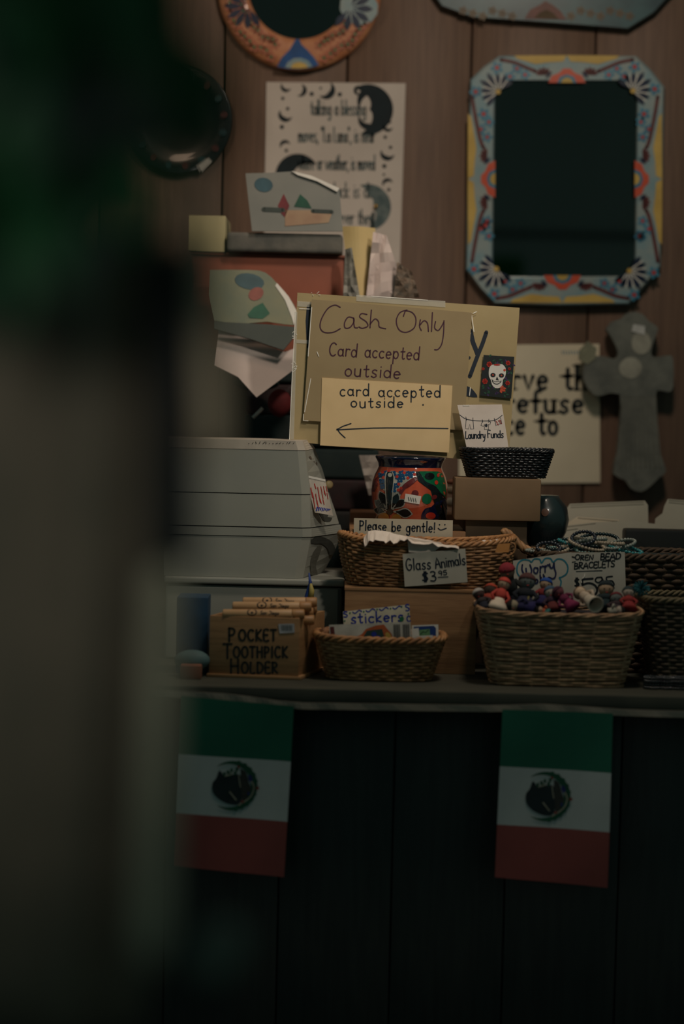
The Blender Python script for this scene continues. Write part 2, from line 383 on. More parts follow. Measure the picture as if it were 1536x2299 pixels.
# ------------------------------------------------------------------ woven baskets
def weave_ring(cx, cy, a, b, z, e=4.0, n=96, wob=0, ph=0, amp=0, k=0, sag=None, yaw=0):
    pts = []
    for i in range(n):
        t = 2 * PI * i / n; c, s = math.cos(t), math.sin(t)
        r = (abs(c) ** e + abs(s) ** e) ** (-1 / e)
        m = 1 + (amp / min(a, b)) * math.sin(k * t + ph)
        x, y = a * r * c * m, b * r * s * m
        zz = z + (sag(c * r) if sag else 0) + wob * math.sin(3 * t + ph * 2 + z * 300)
        pts.append(Vector((cx + x * math.cos(yaw) - y * math.sin(yaw), cy + x * math.sin(yaw) + y * math.cos(yaw), zz)))
    return pts
def basket(name, label, cx, cy, z0, z1, ab0, ab1, rows, mats, stakes=22, e=4.0, sr=None, rim_r=.004, sag=None, yaw=0, belly=0, group=None, wob=.0004, flatk=1.0, rim_n=3, ampk=.5, cat='basket'):
    m_strand, m_dark, m_rim = mats
    t = thing(name, label, cat, (cx, cy, z0), group)
    h = (z1 - z0); sr = sr or h / rows * .56
    def ab(f):
        g = f + belly * math.sin(PI * f)
        return ab0[0] + (ab1[0] - ab0[0]) * g, ab0[1] + (ab1[1] - ab0[1]) * g
    for i in range(rows):
        f = (i + .5) / rows; a, b = ab(f)
        mb = MB()
        pts = weave_ring(cx, cy, a, b, z0 + h * f, e, max(72, stakes * 4), wob, i * PI, sr * ampk, stakes, (lambda x, F=f: sag(x) * F) if sag else None, yaw)
        mb.tube(pts, sr, 5, closed=True, flat=flatk)
        make('strand', mb, m_strand, t, smooth=True)
    mb = MB()                                            # upright stakes
    for k in range(stakes):
        pts = []
        for i in range(6):
            f = i / 5; a, b = ab(f)
            pts.append(weave_ring(cx, cy, a, b, z0 + h * f, e, stakes, 0, 0, 0, 0, (lambda x, F=f: sag(x) * F) if sag else None, yaw)[k])
        mb.tube(pts, sr * .8, 5)
    make('stakes', mb, m_rim, t, smooth=True)
    mb = MB(); segs = 48; rings = []                     # dark inside
    for i in range(5):
        f = i / 4; a, b = ab(f)
        rings.append(weave_ring(cx, cy, a - sr * .9, b - sr * .9, z0 + h * f * .97 + .001, e, segs, 0, 0, 0, 0, (lambda x, F=f: sag(x) * F) if sag else None, yaw))
    vs = [p for r in rings for p in r]
    fs = [(i * segs + k, i * segs + (k + 1) % segs, (i + 1) * segs + (k + 1) % segs, (i + 1) * segs + k) for i in range(4) for k in range(segs)] + [tuple(range(segs))]
    make('lining', MB().add(vs, fs), m_dark, t, smooth=True)
    a, b = ab(1)
    for q in range(rim_n):                               # twisted rim
        n = 144; pts = []
        basep = weave_ring(cx, cy, a, b, z1, e, n, 0, 0, 0, 0, sag, yaw)
        for i, p in enumerate(basep):
            an = 2 * PI * i / n * (stakes * .8 // 1) + q * 2 * PI / rim_n
            d = Vector((p.x - cx, p.y - cy, 0)).normalized()
            pts.append(p + d * math.cos(an) * rim_r + Vector((0, 0, math.sin(an) * rim_r)))
        make('rim', MB().tube(pts, rim_r * .8, 6, closed=True), m_rim, t, smooth=True)
    return t
# ================================================================== materials of the scene
WOOD = mat('panel_wood', (114, 88, 71), .62, (100, 76, 61), 14, (9, 1, .5), .2)
WOOD_D = mat('counter_wood', (52, 57, 54), .6, (42, 47, 45), 10, (8, 1, .6), .2)
COUNTER = mat('counter_top_wood', (72, 72, 60), .6, (58, 58, 50), 10, (1, 8, 1), .2)
FLOOR = mat('floor_boards', (70, 60, 52), .6, (50, 42, 36), 6, (1, 6, 1))
PAPER = mat('poster_paper', (208, 196, 186), .8, (196, 184, 174), 6)
MANILA = mat('manila_board', (178, 158, 116), .7, (168, 148, 106), 9, bump=.1)
TANPAPER = mat('tan_paper', (162, 142, 106), .7, (153, 133, 98), 8, bump=.1)
CARD = mat('cream_card', (230, 200, 152), .75, (222, 192, 144), 20)
WHITE = mat('white_card', (226, 222, 214), .75, (212, 208, 200), 20)
INK = mat('black_marker', (16, 26, 34), .6, (12, 20, 28), 20)
INKB = mat('blue_black_marker', (18, 34, 52), .6, (14, 28, 44), 20)
PURPLE = mat('purple_marker', (74, 30, 52), .6, (62, 24, 46), 20)
BLUEINK = mat('blue_marker', (24, 50, 160), .6)
TEALINK = mat('teal_marker', (30, 128, 150), .6)
REDINK = mat('red_marker', (190, 50, 44), .6)
TAPE = mat('clear_tape', (235, 230, 215), .15, (225, 220, 205), 40, coat=1, alpha=.35)
NAVY = mat('navy_paint', (20, 34, 66), .35, (12, 24, 48), 30, coat=.4)
SKY = mat('pale_blue_glaze', (122, 152, 160), .45, (152, 160, 156), 22, coat=0)
SKY2 = mat('sky_blue_paint', (66, 136, 162), .4, (50, 110, 140), 30)
ORANGE = mat('orange_paint', (206, 90, 62), .4, (200, 74, 44), 30, coat=.4)
MAROON = mat('maroon_paint', (98, 38, 36), .5, (78, 30, 32), 30)
YELLOW = mat('ochre_paint', (206, 172, 88), .5, (186, 152, 72), 20)
GREENP = mat('green_paint', (28, 116, 66), .4, (20, 92, 54), 30, coat=.3)
TEALP = mat('teal_paint', (24, 120, 112), .4)
REDP = mat('red_paint', (196, 52, 40), .4)
TAN = mat('salmon_glaze', (204, 140, 100), .45, (184, 116, 78), 40, coat=.3)
MIRROR = mat('mirror_glass', (104, 104, 98), .04, (100, 100, 94), 3, metal=1)
BLACKGL = mat('black_glaze', (22, 26, 28), .3, (14, 16, 20), 20, coat=.5)
WICK = mat('natural_wicker', (176, 132, 90), .6, (122, 88, 58), 60, (1, 1, .4), .3)
WICKR = mat('natural_wicker_rim', (190, 138, 88), .55, (140, 94, 58), 50, bump=.3)
WICKG = mat('grey_brown_wicker', (190, 152, 116), .65, (142, 110, 82), 60, bump=.3)
WICKGR = mat('grey_brown_wicker_rim', (200, 158, 120), .6, (146, 112, 82), 60, bump=.3)
WICKD = mat('dark_brown_wicker', (88, 68, 48), .7, (60, 46, 34), 60, bump=.3)
WINS = mat('basket_inside', (84, 72, 58), .8)
BLKW = mat('black_plastic_weave', (24, 26, 30), .28, (16, 18, 22), 40, coat=.3)
BOXW = mat('pale_wood', (160, 122, 84), .55, (134, 98, 66), 8, (1.2, 1, 9), .15)
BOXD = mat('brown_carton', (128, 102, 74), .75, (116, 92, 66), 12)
BOXDD = mat('shaded_dark_brown', (96, 78, 58), .8, (84, 68, 50), 12)  # carton brown darkened for the shaded lower carton; also a painted frame band
PINE = mat('toothpick_wood', (206, 164, 120), .5, (184, 142, 100), 14, (1, 1, 6), .1)
BIN = mat('grey_plastic', (150, 150, 140), .55, (138, 140, 132), 5, bump=.05)
BINT = mat('toplit_grey_plastic', (186, 176, 162), .6, (170, 160, 148), 30)  # lighter copy of the bin grey, lamp light on the lid top painted in

# ================================================================== the setting
YW = 4.35
tag(make('floor', MB().box(-2.6, 2.6, -1.4, YW + .1, -.05, 0), FLOOR), kind='structure')
wall = tag(bpy.data.objects.new('wall_back', None), kind='structure'); COL.objects.link(wall); wall.location = (0, YW + .05, 0)
seams = [P(497, 440, YW).x + .2717 * k for k in range(-9, 11)]
for i in range(len(seams) - 1):
    x0, x1 = seams[i] + .0022, seams[i + 1] - .0022
    dy = random.uniform(-.0012, .0012)
    mb = MB().box(x0, x1, YW + dy, YW + .018, 0, 3.0)
    make('plank', mb, WOOD, wall, bevel=.0015, seg=1)
make('backing', MB().box(-2.6, 2.6, YW + .016, YW + .08, 0, 3.0), mat('dark_gap', (20, 16, 14), .9), wall)

ctr = thing('sales_counter', 'long dark wooden sales counter covered with baskets and boxes', 'counter', (0, 3.75, 0))
make('worktop', MB().box(-1.5, 1.5, 3.285, 4.27, CZ - .026, CZ), COUNTER, ctr, bevel=.002)
for k in range(15):
    x0 = -1.46 + k * .195
    make('panel', MB().box(x0 + .0015, x0 + .1935, 3.335 + random.uniform(-.001, .001), 3.352, 0, CZ - .026), WOOD_D, ctr, bevel=.001, seg=1)
make('carcass', MB().box(-1.45, 1.45, 3.352, 4.24, 0, CZ - .026), WOOD_D, ctr)

# ================================================================== wall: round talavera mirror, top
def ring_path(pts):
    return pts
YF = YW - .026
t = thing('round_mirror', 'round mirror with orange floral ceramic frame, top of wall above the moon poster', 'mirror', P(672, 155, YW))
sf = Flat(672, 60, YF)
c = sf.at(672, -30); k = (sf.at(772, -30) - sf.at(672, -30)).length / 100
R, r = 185 * k, 115 * k
back = Vector((c.x, YW - .001, c.z))
mb = MB().lathe([(R, 0), (R, .012), (R - .006, .02), (R - .02, .0245), (r + .01, .0245), (r, .018), (r - .002, .003)], back, 96, (0, -1, 0), cap0=True, cap1=False)
make('frame', mb, TAN, t, smooth=True)
make('mirror_glass', MB().lathe([(r, 0), (r, .004)], Vector((c.x, YW - .012, c.z)), 64, (0, -1, 0)), MIRROR, t)
pf = Flat(672, 60, YW - .0262)
g = MB(); o2 = MB(); bl = MB(); ye = MB(); wh = MB(); nv = MB()
random.seed(3)
for i in range(64):
    a = .15 + (i // 2) * .09 + random.uniform(-.02, .02); rr = (136, 165)[i % 2] + random.uniform(-5, 5)
    x, y = 672 + rr * math.cos(a), -30 + rr * math.sin(a)
    if abs(a - PI / 2) < .3 or a < .5: continue
    for q in range(5): blob(o2, pf, x + 8 * math.cos(q * 1.257), y + 8 * math.sin(q * 1.257), 4.6, 3.6, 0, .0002, 1, 8)
    blob(g, pf, x, y, 3.5, 3.5, 0, .0006, 1, 8)
fillpoly(bl, pf, [(622, 150), (632, 130), (650, 112), (660, 95), (664, 88), (672, 88), (677, 100), (690, 112), (706, 130), (716, 146), (698, 152), (672, 155), (645, 154)], .0008)
fillpoly(wh, pf, [(640, 152), (646, 140), (660, 131), (676, 130), (692, 136), (702, 150), (672, 154)], .001); fillpoly(ye, pf, [(652, 153), (658, 143), (672, 139), (686, 143), (692, 152), (672, 154)], .0012)
def fan(cx, cy, a0, a1, n, L, w, mbp, off=.0008):
    for i in range(n):
        a = math.radians(a0 + (a1 - a0) * i / (n - 1)); petal(mbp, pf, cx + 8 * math.cos(a), cy + 8 * math.sin(a), cx + L * math.cos(a), cy + L * math.sin(a), w, off)
blob(wh, pf, 806, 16, 44, 40, 20, .0006, 2)  # pale ground of the corner flower, glaze colour
fan(786, 18, -60, 130, 7, 52, 15, nv, .001)
fan(556, 14, 60, 240, 7, 52, 15, nv, .001)
for nm, mb, m in (('painted_flowers', o2, mat('dull_orange', (190, 108, 78), .5)), ('painted_leaves', g, GREENP), ('painted_arch', bl, mat('cobalt', (24, 84, 150), .4)), ('painted_pale_ground', wh, SKY), ('painted_sun', ye, YELLOW), ('painted_petals', nv, NAVY)):
    make(nm, mb, m, t)

# ------------------------------------------------------------------ octagonal mirrors
def octo_mirror(name, label, outer, inner, m_frame, bottom_px, depth=.026):
    t = thing(name, label, 'mirror', P(*bottom_px, YW))
    f0 = Flat(1260, 400, YW - .001); f1 = Flat(1260, 400, YW - depth)
    def shr(pts, f):
        cx = sum(p[0] for p in pts) / len(pts); cy = sum(p[1] for p in pts) / len(pts)
        return [(cx + (x - cx) * f, cy + (y - cy) * f) for x, y in pts]
    n = len(outer); vs = []
    loops = [[f0.at(*p) for p in outer], [Flat(1260, 400, YW - depth * .7).at(*p) for p in outer], [f1.at(*p) for p in shr(outer, .985)], [f1.at(*p) for p in shr(inner, 1.02)], [Flat(1260, 400, YW - depth * .5).at(*p) for p in inner]]
    for l in loops: vs += l
    fs = [(q * n + i, q * n + (i + 1) % n, (q + 1) * n + (i + 1) % n, (q + 1) * n + i) for q in range(4) for i in range(n)]
    make('frame', MB().add(vs, fs), m_frame, t)
    make('mirror_glass', poly_mb(Flat(1260, 400, YW - depth * .5), inner, 0, .003), MIRROR, t)
    return t
outer = [(1121, 126), (1270, 124), (1429, 126), (1462, 158), (1492, 196), (1488, 400), (1483, 600), (1450, 640), (1412, 684), (1260, 687), (1110, 683), (1078, 650), (1046, 607), (1050, 395), (1056, 180), (1086, 150)]
inner = [(1134, 184), (1270, 184), (1408, 184), (1424, 192), (1430, 210), (1428, 400), (1425, 592), (1418, 610), (1404, 620), (1265, 621), (1128, 620), (1113, 610), (1107, 592), (1109, 400), (1112, 210), (1118, 193)]
t = octo_mirror('octagonal_mirror', 'tall octagonal mirror in a pale blue ceramic frame with orange and navy flowers, right wall', outer, inner, SKY, (1260, 690))
pf = Flat(1260, 400, YW - .0263)
nv = MB(); mr = MB(); orr = MB(); yl = MB(); rd = MB(); cy_ = MB(); gd = MB(); wh = MB()
for cx, cy, a0, a1 in ((1120, 206, 95, 265), (1420, 204, -85, 85), (1116, 604, 30, 235), (1412, 608, -55, 150)):
    cc = (cx, cy)
    base = {(1120, 206): 225, (1420, 204): 315, (1116, 604): 135, (1412, 608): 45}[cc]
    for i in range(8):
        a = math.radians(base - 95 + 190 * i / 7); L = 42 if abs(i - 3.5) > 1 else 50
        petal(nv, pf, cx + 10 * math.cos(a), cy + 10 * math.sin(a), cx + L * math.cos(a), cy + L * math.sin(a), 11, .0006)
    for i in range(7):
        a = math.radians(base - 81 + 190 * i / 7); ribbon(wh, pf, [(cx + 8 * math.cos(a), cy + 8 * math.sin(a)), (cx + 38 * math.cos(a), cy + 38 * math.sin(a))], 3, .0004)
    blob(gd, pf, cx + 2 * math.cos(math.radians(base)), cy, 6, 6, 0, .001, 1, 10)
# side garlands: orange half flowers, maroon stems, ochre edges
def garland(mid, horiz, inw, span):
    mx, my = mid
    def q(a, b): return (mx + a, my + b * inw) if horiz else (mx + b * inw, my + a)
    fillpoly(orr, pf, [q(-42, 2), q(-34, -14), (q(-18, -20)), q(-8, -30), q(8, -30), q(18, -20), q(34, -14), q(42, 2)], .0006)
    fillpoly(gd, pf, [q(-14, 2), q(-9, -7), q(0, -10), q(9, -7), q(14, 2)], .0012)
    fillpoly(cy_, pf, [q(-22, 2), q(-15, -12), q(0, -17), q(15, -12), q(22, 2)], .001)
    for sgn in (-1, 1):
        for i in range(5):
            a = math.radians(20 + i * 35); px_, py_ = 52 * sgn, -16
            x1, y1 = px_ + sgn * 20 * math.cos(a), py_ - 20 * math.sin(a) * .9
            petal(mr, pf, *q(px_, py_), *q(x1, y1), 9, .0008)
        petal(nv, pf, *q(48 * sgn, -8), *q(36 * sgn, -22), 9, .001)
        ribbon(mr, pf, smooth2([q(70 * sgn, -24), q(90 * sgn, -32), q(span * sgn * .8, -44), q(span * sgn, -50)], 3), 8, .0007)
        fillpoly(yl, pf, [q(8 * sgn, -46), q(40 * sgn, -44), q(70 * sgn, -40), q(span * sgn * .75, -52), q(span * sgn * .8, -59), q(0, -60)], .0005)
        for a, b in ((94, -16), (112, -30), (128, -12)):
            if a > span: continue
            x, y = q(a * sgn, b)
            for k_ in range(5): petal(cy_, pf, x, y, x + 13 * math.cos(k_ * 1.257), y + 13 * math.sin(k_ * 1.257), 8, .0006)
            blob(rd, pf, x, y, 4, 4, 0, .001, 1, 8)
garland((1273, 184), True, 1, 148); garland((1263, 620), True, -1, 148)
garland((1110, 402), False, 1, 185); garland((1427, 402), False, -1, 185)
for x, y in ((1116, 152), (1068, 206), (1425, 150), (1470, 200), (1064, 604), (1110, 660), (1424, 662), (1468, 612), (1086, 256), (1446, 256), (1090, 506), (1438, 530)):
    for k_ in range(5): petal(cy_, pf, x, y, x + 15 * math.cos(k_ * 1.257 + .5), y + 15 * math.sin(k_ * 1.257 + .5), 9, .0006)
    blob(rd, pf, x, y, 5, 5, 0, .001, 1, 8)
for nm, mb, m in (('painted_navy_petals', nv, NAVY), ('painted_stems', mr, MAROON), ('painted_orange_flowers', orr, ORANGE), ('painted_edge_bands', yl, YELLOW), ('painted_dots', rd, REDP), ('painted_blue_flowers', cy_, SKY2), ('painted_centres', gd, YELLOW), ('painted_white_petals', wh, WHITE)):
    make(nm, mb, m, t)

outer2 = [(1050, -330), (1250, -330), (1440, -320), (1480, -290), (1520, -250), (1520, -130), (1516, -20), (1470, 30), (1412, 66), (1230, 52), (1060, 40), (990, 15), (958, -30), (958, -130), (960, -250), (1000, -300)]
inner2 = [(1090, -250), (1250, -250), (1400, -248), (1415, -238), (1424, -220), (1424, -130), (1422, -70), (1412, -50), (1395, -44), (1230, -48), (1090, -52), (1070, -62), (1060, -80), (1060, -130), (1060, -220), (1070, -240)]
SKYD = mat('deep_teal_glaze', (52, 88, 92), .35, (34, 62, 70), 16, coat=.4)
t = octo_mirror('octagonal_mirror', 'dark teal ceramic framed mirror cut off by the top edge, upper right', outer2, inner2, SKYD, (1230, 60))
pf = Flat(1260, 400, YW - .0263); mr = MB(); gd = MB(); cy_ = MB()
fillpoly(mr, pf, [(1178, 42), (1190, 22), (1210, 12), (1225, 2), (1242, 12), (1258, 24), (1272, 44)], .0006)
fillpoly(cy_, pf, [(1200, 40), (1212, 28), (1228, 22), (1244, 30), (1254, 43)], .001)
for i in range(18):
    x = 1040 + i * 22
    if 1170 < x < 1280: continue
    for k_ in range(5): petal(gd, pf, x, 24 + (i % 3) * 6, x + 11 * math.cos(k_ * 1.257), 24 + (i % 3) * 6 + 11 * math.sin(k_ * 1.257), 7, .0006)
make('painted_arch', mr, mat('rust_paint', (110, 56, 42), .5), t); make('painted_band', cy_, BOXDD, t); make('painted_flowers', gd, mat('olive_flower', (104, 84, 58), .5), t)

# ------------------------------------------------------------------ dark plate with price tag, left
t = thing('decorative_plate', 'dark round glazed wall plate with small white price tag, left of the poster', 'plate', P(400, 390, YW))
c = P(402, 272, YW); k = (P(502, 272, YW) - c).length / 100
mb = MB().lathe([(60 * k, .0), (70 * k, .004), (116 * k, .016), (119 * k, .019), (116 * k, .021), (84 * k, .01), (60 * k, .006)], Vector((c.x, YW - .001, c.z)), 72, (0, -1, 0))
make('dish', mb, BLACKGL, t, smooth=True)
pf = Flat(400, 272, YW - .023); mb = MB(); m2 = MB()
for i in range(16):
    a = 2 * PI * i / 16 + .25
    blob(mb if i % 2 else m2, pf, 402 + 99 * math.cos(a), 272 + 99 * math.sin(a), 9, 7, math.degrees(a), .0003, 2)
make('painted_red_dots', mb, MAROON, t); make('painted_blue_dots', m2, SKYD, t)
make('price_tag', sheet_mb(pf, [(443, 371), (466, 352), (474, 362), (451, 386)], .001, off=.001), WHITE, t, label='small white price tag')

# ------------------------------------------------------------------ moon poster
sf = Flat(750, 380, YW - .004)
t = thing('moon_poster', 'white poster with black crescent moons and lines of narrow lettering, on wall', 'poster', P(755, 592, YW))
make('paper', sheet_mb(sf, [(598, 184), (911, 187), (898, 594), (592, 590)], .0015), PAPER, t)
mb = MB(); m2 = MB(); lt = MB()
crescent(mb, sf, 826, 246, 57, -8, .95, span=1.1, n=24)
crescent(mb, sf, 836, 226, 34, 250, .55, .0005)
crescent(mb, sf, 828, 268, 24, 100, .6, .0005)
crescent(mb, sf, 668, 395, 50, 225, .75, n=20)
for x, y, r_, a in ((642, 195, 12, 120), (675, 203, 14, 20), (733, 203, 20, 40), (805, 203, 11, 170), (641, 258, 16, 120), (640, 326, 12, 250), (871, 285, 11, 110), (870, 345, 16, 110), (870, 412, 12, 250)):
    crescent(mb, sf, x, y, r_, a, .7)
for x, y, r_ in ((635, 221, 4), (646, 244, 4), (633, 285, 5), (643, 338, 4), (700, 211, 5), (720, 198, 3), (763, 212, 5), (876, 274, 3), (865, 308, 4), (877, 331, 4), (863, 373, 5), (862, 392, 3), (873, 426, 4)):
    blob(mb, sf, x, y, r_, r_, 0, .0004, 1, 8)
crescent(m2, sf, 826, 465, 52, -12, .75, n=22, span=.95)
petal(m2, sf, 822, 428, 850, 440, 22, .0005); ribbon(m2, sf, smooth2([(822, 528), (832, 520), (836, 500), (838, 480)], 3), 9, .0004)
GREYINK = mat('grey_print', (96, 108, 108), .8); DKINK = mat('dark_print', (18, 34, 40), .8)
for txt, x0, x1, y in (('talking a blessing', 697, 822, 258), ('moves, "La Luna", is near', 670, 842, 319), ('where or weather, is moved', 670, 842, 381), ('that luck is dis', 700, 842, 443), ('never they', 752, 838, 503)):
    write(lt, sf, txt, x0, y, x1, y + 1, 34, 3.4, jit=.0, gap=.05, curvy=False)
make('printed_moons', mb, DKINK, t); make('printed_grey_moon', m2, mat('mid_grey_print', (74, 90, 92), .8, (110, 120, 118), 60), t); make('lettering', lt, GREYINK, t)
make('push_pin', MB().ball(P(844, 463, YW - .012), .0045), mat('brass', (220, 170, 80), .25, metal=1), t, smooth=True, label='brass push pin')

# ------------------------------------------------------------------ refuse service sign
sf = Flat(1200, 900, YW - .006)
t = thing('wall_sign', 'white sign with large serif print about refusing service, pinned right of the skull card', 'sign', P(1200, 1086, YW))
make('paper', sheet_mb(sf, [(1032, 775), (1346, 772), (1348, 1084), (1030, 1086)], .002), mat('cream_sign', (222, 210, 184), .75, (212, 200, 174), 8), t)
mb = MB()
def slab(txt, x0, x1, y, cap):
    write(mb, sf, txt, x0, y, x1, y + 2, cap, 9, jit=0, gap=.16, curvy=False, serif=9)
slab('reserve the', 1030, 1350, 873, 54); slab('to refuse', 1046, 1310, 925, 50); slab('service to', 1020, 1252, 974, 54)
make('lettering', mb, DKINK, t)
mb = MB(); [ribbon(mb, sf, [(1262 + 6 * q, 788), (1264 + 6 * q, 795)], 2) for q in range(7)]; make('small_blue_print', mb, SKY2, t)

# ------------------------------------------------------------------ cross ornament
sf = Bent(1420, 900, YW - .05, 0, 0, lambda x, y: 0)
t = thing('wall_cross', 'pale grey cloth covered cross hanging on the wall at the right edge', 'cross', P(1430, 1120, YW))
CROSS = mat('grey_lace', (116, 118, 110), .85, (92, 95, 90), 26, bump=.5)
pts = [(1362, 740), (1375, 722), (1395, 716), (1408, 704), (1426, 700), (1444, 706), (1458, 722), (1478, 736), (1470, 760), (1462, 790), (1470, 802), (1500, 798), (1512, 806), (1512, 868), (1500, 880), (1476, 876), (1474, 900), (1478, 960), (1484, 1020), (1496, 1058), (1480, 1072), (1462, 1090), (1440, 1104), (1416, 1096), (1404, 1078), (1378, 1064), (1386, 1020), (1392, 960), (1392, 885), (1350, 888), (1330, 884), (1310, 850), (1314, 816), (1326, 800), (1356, 800), (1382, 806), (1388, 790), (1376, 762)]
pts = smooth2(pts + [pts[0]], 2)[:-1]
make('cross_body', poly_mb(sf, pts, 0, .03), CROSS, t, bevel=0)
mb = MB()
for i in range(9): ribbon(mb, sf, smooth2([(1400 + i * 9, 890), (1398 + i * 9.5, 960), (1394 + i * 11, 1050)], 4), 3, .001)
make('pleats', mb, mat('lace_shadow', (112, 112, 102), .9), t)  # pleat shade painted as thin flat strokes
mb = MB(); blob(mb, sf, 1416, 826, 26, 24, 0, .001, 3, 16); blob(mb, sf, 1440, 770, 22, 26, 0, .001, 3, 16); make('rosettes', mb, mat('lace_light', (168, 166, 152), .9), t)
make('label_sticker', sheet_mb(sf, [(1422, 728), (1448, 732), (1447, 752), (1418, 744)], .001, off=.0025), mat('sticker', (214, 214, 210), .6), t, label='small pale sticker')
make('arm_tip', poly_mb(sf, [(1302, 786), (1320, 766), (1340, 782), (1336, 806), (1318, 818), (1300, 806)], .002, .012), mat('lace_tip', (150, 150, 126), .9), t)
# ================================================================== helpers placed by photograph pixels
def X(px, Y, py=1200): return P(px, py, Y).x
def Z(py, Y, px=900): return P(px, py, Y).z
def sbox(name, label, cat, px0, px1, pytop, z0, Y0, Y1, m, bevel=.0015, pxz=None, part='body', extra=None, z1=None):
    z1 = z1 if z1 is not None else Z(pytop, Y0, pxz or (px0 + px1) / 2); pm = pytop
    x0, x1 = X(px0, Y0, pm), X(px1, Y0, pm)
    o = make(name, MB().box(x0, x1, Y0, Y1, z0, z1), m, bevel=bevel); tag(o, label, cat)
    return o, z1

# ================================================================== behind: crate and stacked papers at left
DARK = mat('dark_teal_cloth', (44, 62, 62), .9, (60, 46, 44), 9, bump=.4)
t = thing('cloth_pile', 'dark teal and maroon folded textiles piled behind the manila sign board', 'textiles', (X(770, 4.05), 4.1, CZ))
zc = Z(790, 4.02, 700)
nl = 9
for i in range(nl):
    z0 = CZ + (zc - CZ) * i / nl; z1 = CZ + (zc - CZ) * (i + 1) / nl - .001
    x0, x1 = X(545, 4.02) + random.uniform(-.006, .004), X(845, 4.02) + random.uniform(-.006, .004)
    make('folded_cloth', MB().box(x0, x1, 4.02 + random.uniform(0, .006), 4.22, z0, z1), [DARK, mat('maroon_cloth', (78, 48, 50), .9, (50, 56, 56), 14, bump=.4), mat('slate_cloth', (62, 74, 72), .9, (40, 58, 60), 12, bump=.4)][i % 3], t, bevel=.008, seg=3)
# orange-brown carton on the pile
zo0 = zc; zo1 = Z(572, 4.03, 640)
o = thing('cardboard_box', 'orange-brown carton under a grey folded cloth, behind the manila board', 'box', (X(650, 4.03), 4.12, zo0))
make('body', MB().box(X(430, 4.03, 640), X(771, 4.03, 640), 4.03, 4.23, zo0, zo1), mat('orange_carton', (152, 84, 62), .7, (138, 76, 56), 10), o, bevel=.002)
make('lid', MB().box(X(428, 4.028, 640), X(774, 4.028, 640), 4.024, 4.234, zo1 - .004, zo1 + .001), mat('orange_carton_edge', (132, 72, 50), .7), o, bevel=.001)
zg1 = Z(518, 4.0, 640)
mb = MB().grid(lambda u, v: P(500 + 278 * u, 0, 4.0) * 0 + Vector((X(500 + 278 * u, 4.0, 545), 4.0 + .006 * math.sin(u * 9) - (.004 if v > .5 else 0), zo1 + .002 + (zg1 - zo1) * v + (.003 * math.sin(u * 14 + 1) * v))), 24, 6)
b = MB().box(X(508, 4.005, 545), X(770, 4.005, 545), 4.004, 4.2, zo1 + .002, zg1 - .004)
o = tag(make('folded_fabric', b, mat('grey_felt', (112, 108, 100), .9, (86, 86, 82), 22, bump=.6), bevel=.01, seg=4), 'mottled grey folded fabric lying on the orange-brown carton', 'fabric')
# cream box left of it
o, zz = sbox('paper_box', 'pale cream box lying on the carton, left of the picture card', 'box', 425, 506, 484, zo1 + .002, 4.02, 4.2, mat('cream_box', (196, 184, 140), .7, (184, 172, 128), 12), pxz=470)
mb = MB(); write(mb, Flat(470, 505, 4.0185), 'books', 440, 508, 500, 510, 14, 4, off=0); 
l = make('lettering', mb, INK, o); l.location = -o.location; l.parent = None
bpy.data.objects.remove(l)
# leaning picture card / gift bag with flap
sf = Bent(650, 450, 4.0, 6, 0, lambda x, y: 0)
t = thing('picture_bag', 'pale grey paper bag printed with small red and green trees, standing before the poster', 'bag', P(655, 519, 4.0))
outl = [(551, 389), (600, 388), (655, 385), (700, 396), (745, 416), (762, 424), (766, 470), (770, 519), (740, 519), (700, 519), (640, 519), (600, 519), (566, 519), (558, 450)]
make('paper', poly_mb(sf, outl, 0, .004), mat('bag_paper', (132, 132, 126), .7, (118, 120, 115), 8), t)
make('fold', poly_mb(sf, [(655, 385), (700, 396), (762, 424), (757, 432), (712, 408), (668, 394)], .006, .004), WHITE, t)
mb = MB(); blob(mb, sf, 592, 415, 21, 16, 10, .001, 2, 14); make('printed_blue_oval', mb, mat('oval_blue', (62, 96, 108), .7), t)
mb = MB(); fillpoly(mb, sf, [(637, 435), (624, 462), (632, 480), (640, 488), (650, 462)], .001); make('printed_red_tree', mb, mat('print_red', (118, 44, 50), .7), t)
mb = MB(); fillpoly(mb, sf, [(674, 436), (660, 464), (700, 468), (690, 450)], .001); make('printed_green_tree', mb, mat('print_green', (30, 84, 66), .7), t)
mb = MB(); fillpoly(mb, sf, [(640, 472), (700, 472), (745, 480), (738, 500), (640, 508)], .001); make('printed_house', mb, mat('print_cream', (176, 152, 122), .7, (140, 104, 86), 12), t)
mb = MB(); ribbon(mb, sf, [(592, 470), (636, 472)], 10, .0012); ribbon(mb, sf, [(702, 474), (745, 476)], 9, .0014); make('printed_ground', mb, mat('print_dark', (60, 70, 66), .7), t)

# yellow paper and white crumpled paper to the right of the carton
o = tag(make('yellow_paper', sheet_mb(Bent(805, 590, 4.03, 4, 0, lambda x, y: .01 * math.sin((x - 770) / 70 * PI)), [(768, 508), (843, 512), (832, 678), (790, 672)], .001, 8, 4), mat('yellow_paper', (214, 190, 136), .7, (202, 176, 120), 10), smooth=False), 'pale yellow paper sheet standing in front of the moon poster', 'paper')
def crumple(sf_pts, Y, amp, name, label, cat, m, th=.001, nu=10, nv=10, seed=1, lean=0):
    rnd = random.Random(seed); g_ = {}
    f = Flat(sum(p[0] for p in sf_pts) / 4, sum(p[1] for p in sf_pts) / 4, Y, lean)
    class S:
        def at(s, px, py, off=0):
            key = (round(px), round(py))
            if key not in g_: g_[key] = rnd.uniform(-amp, amp)
            return f.at(px, py, off + g_[key])
    return tag(make(name, sheet_mb(S(), sf_pts, th, nu, nv), m), label, cat)
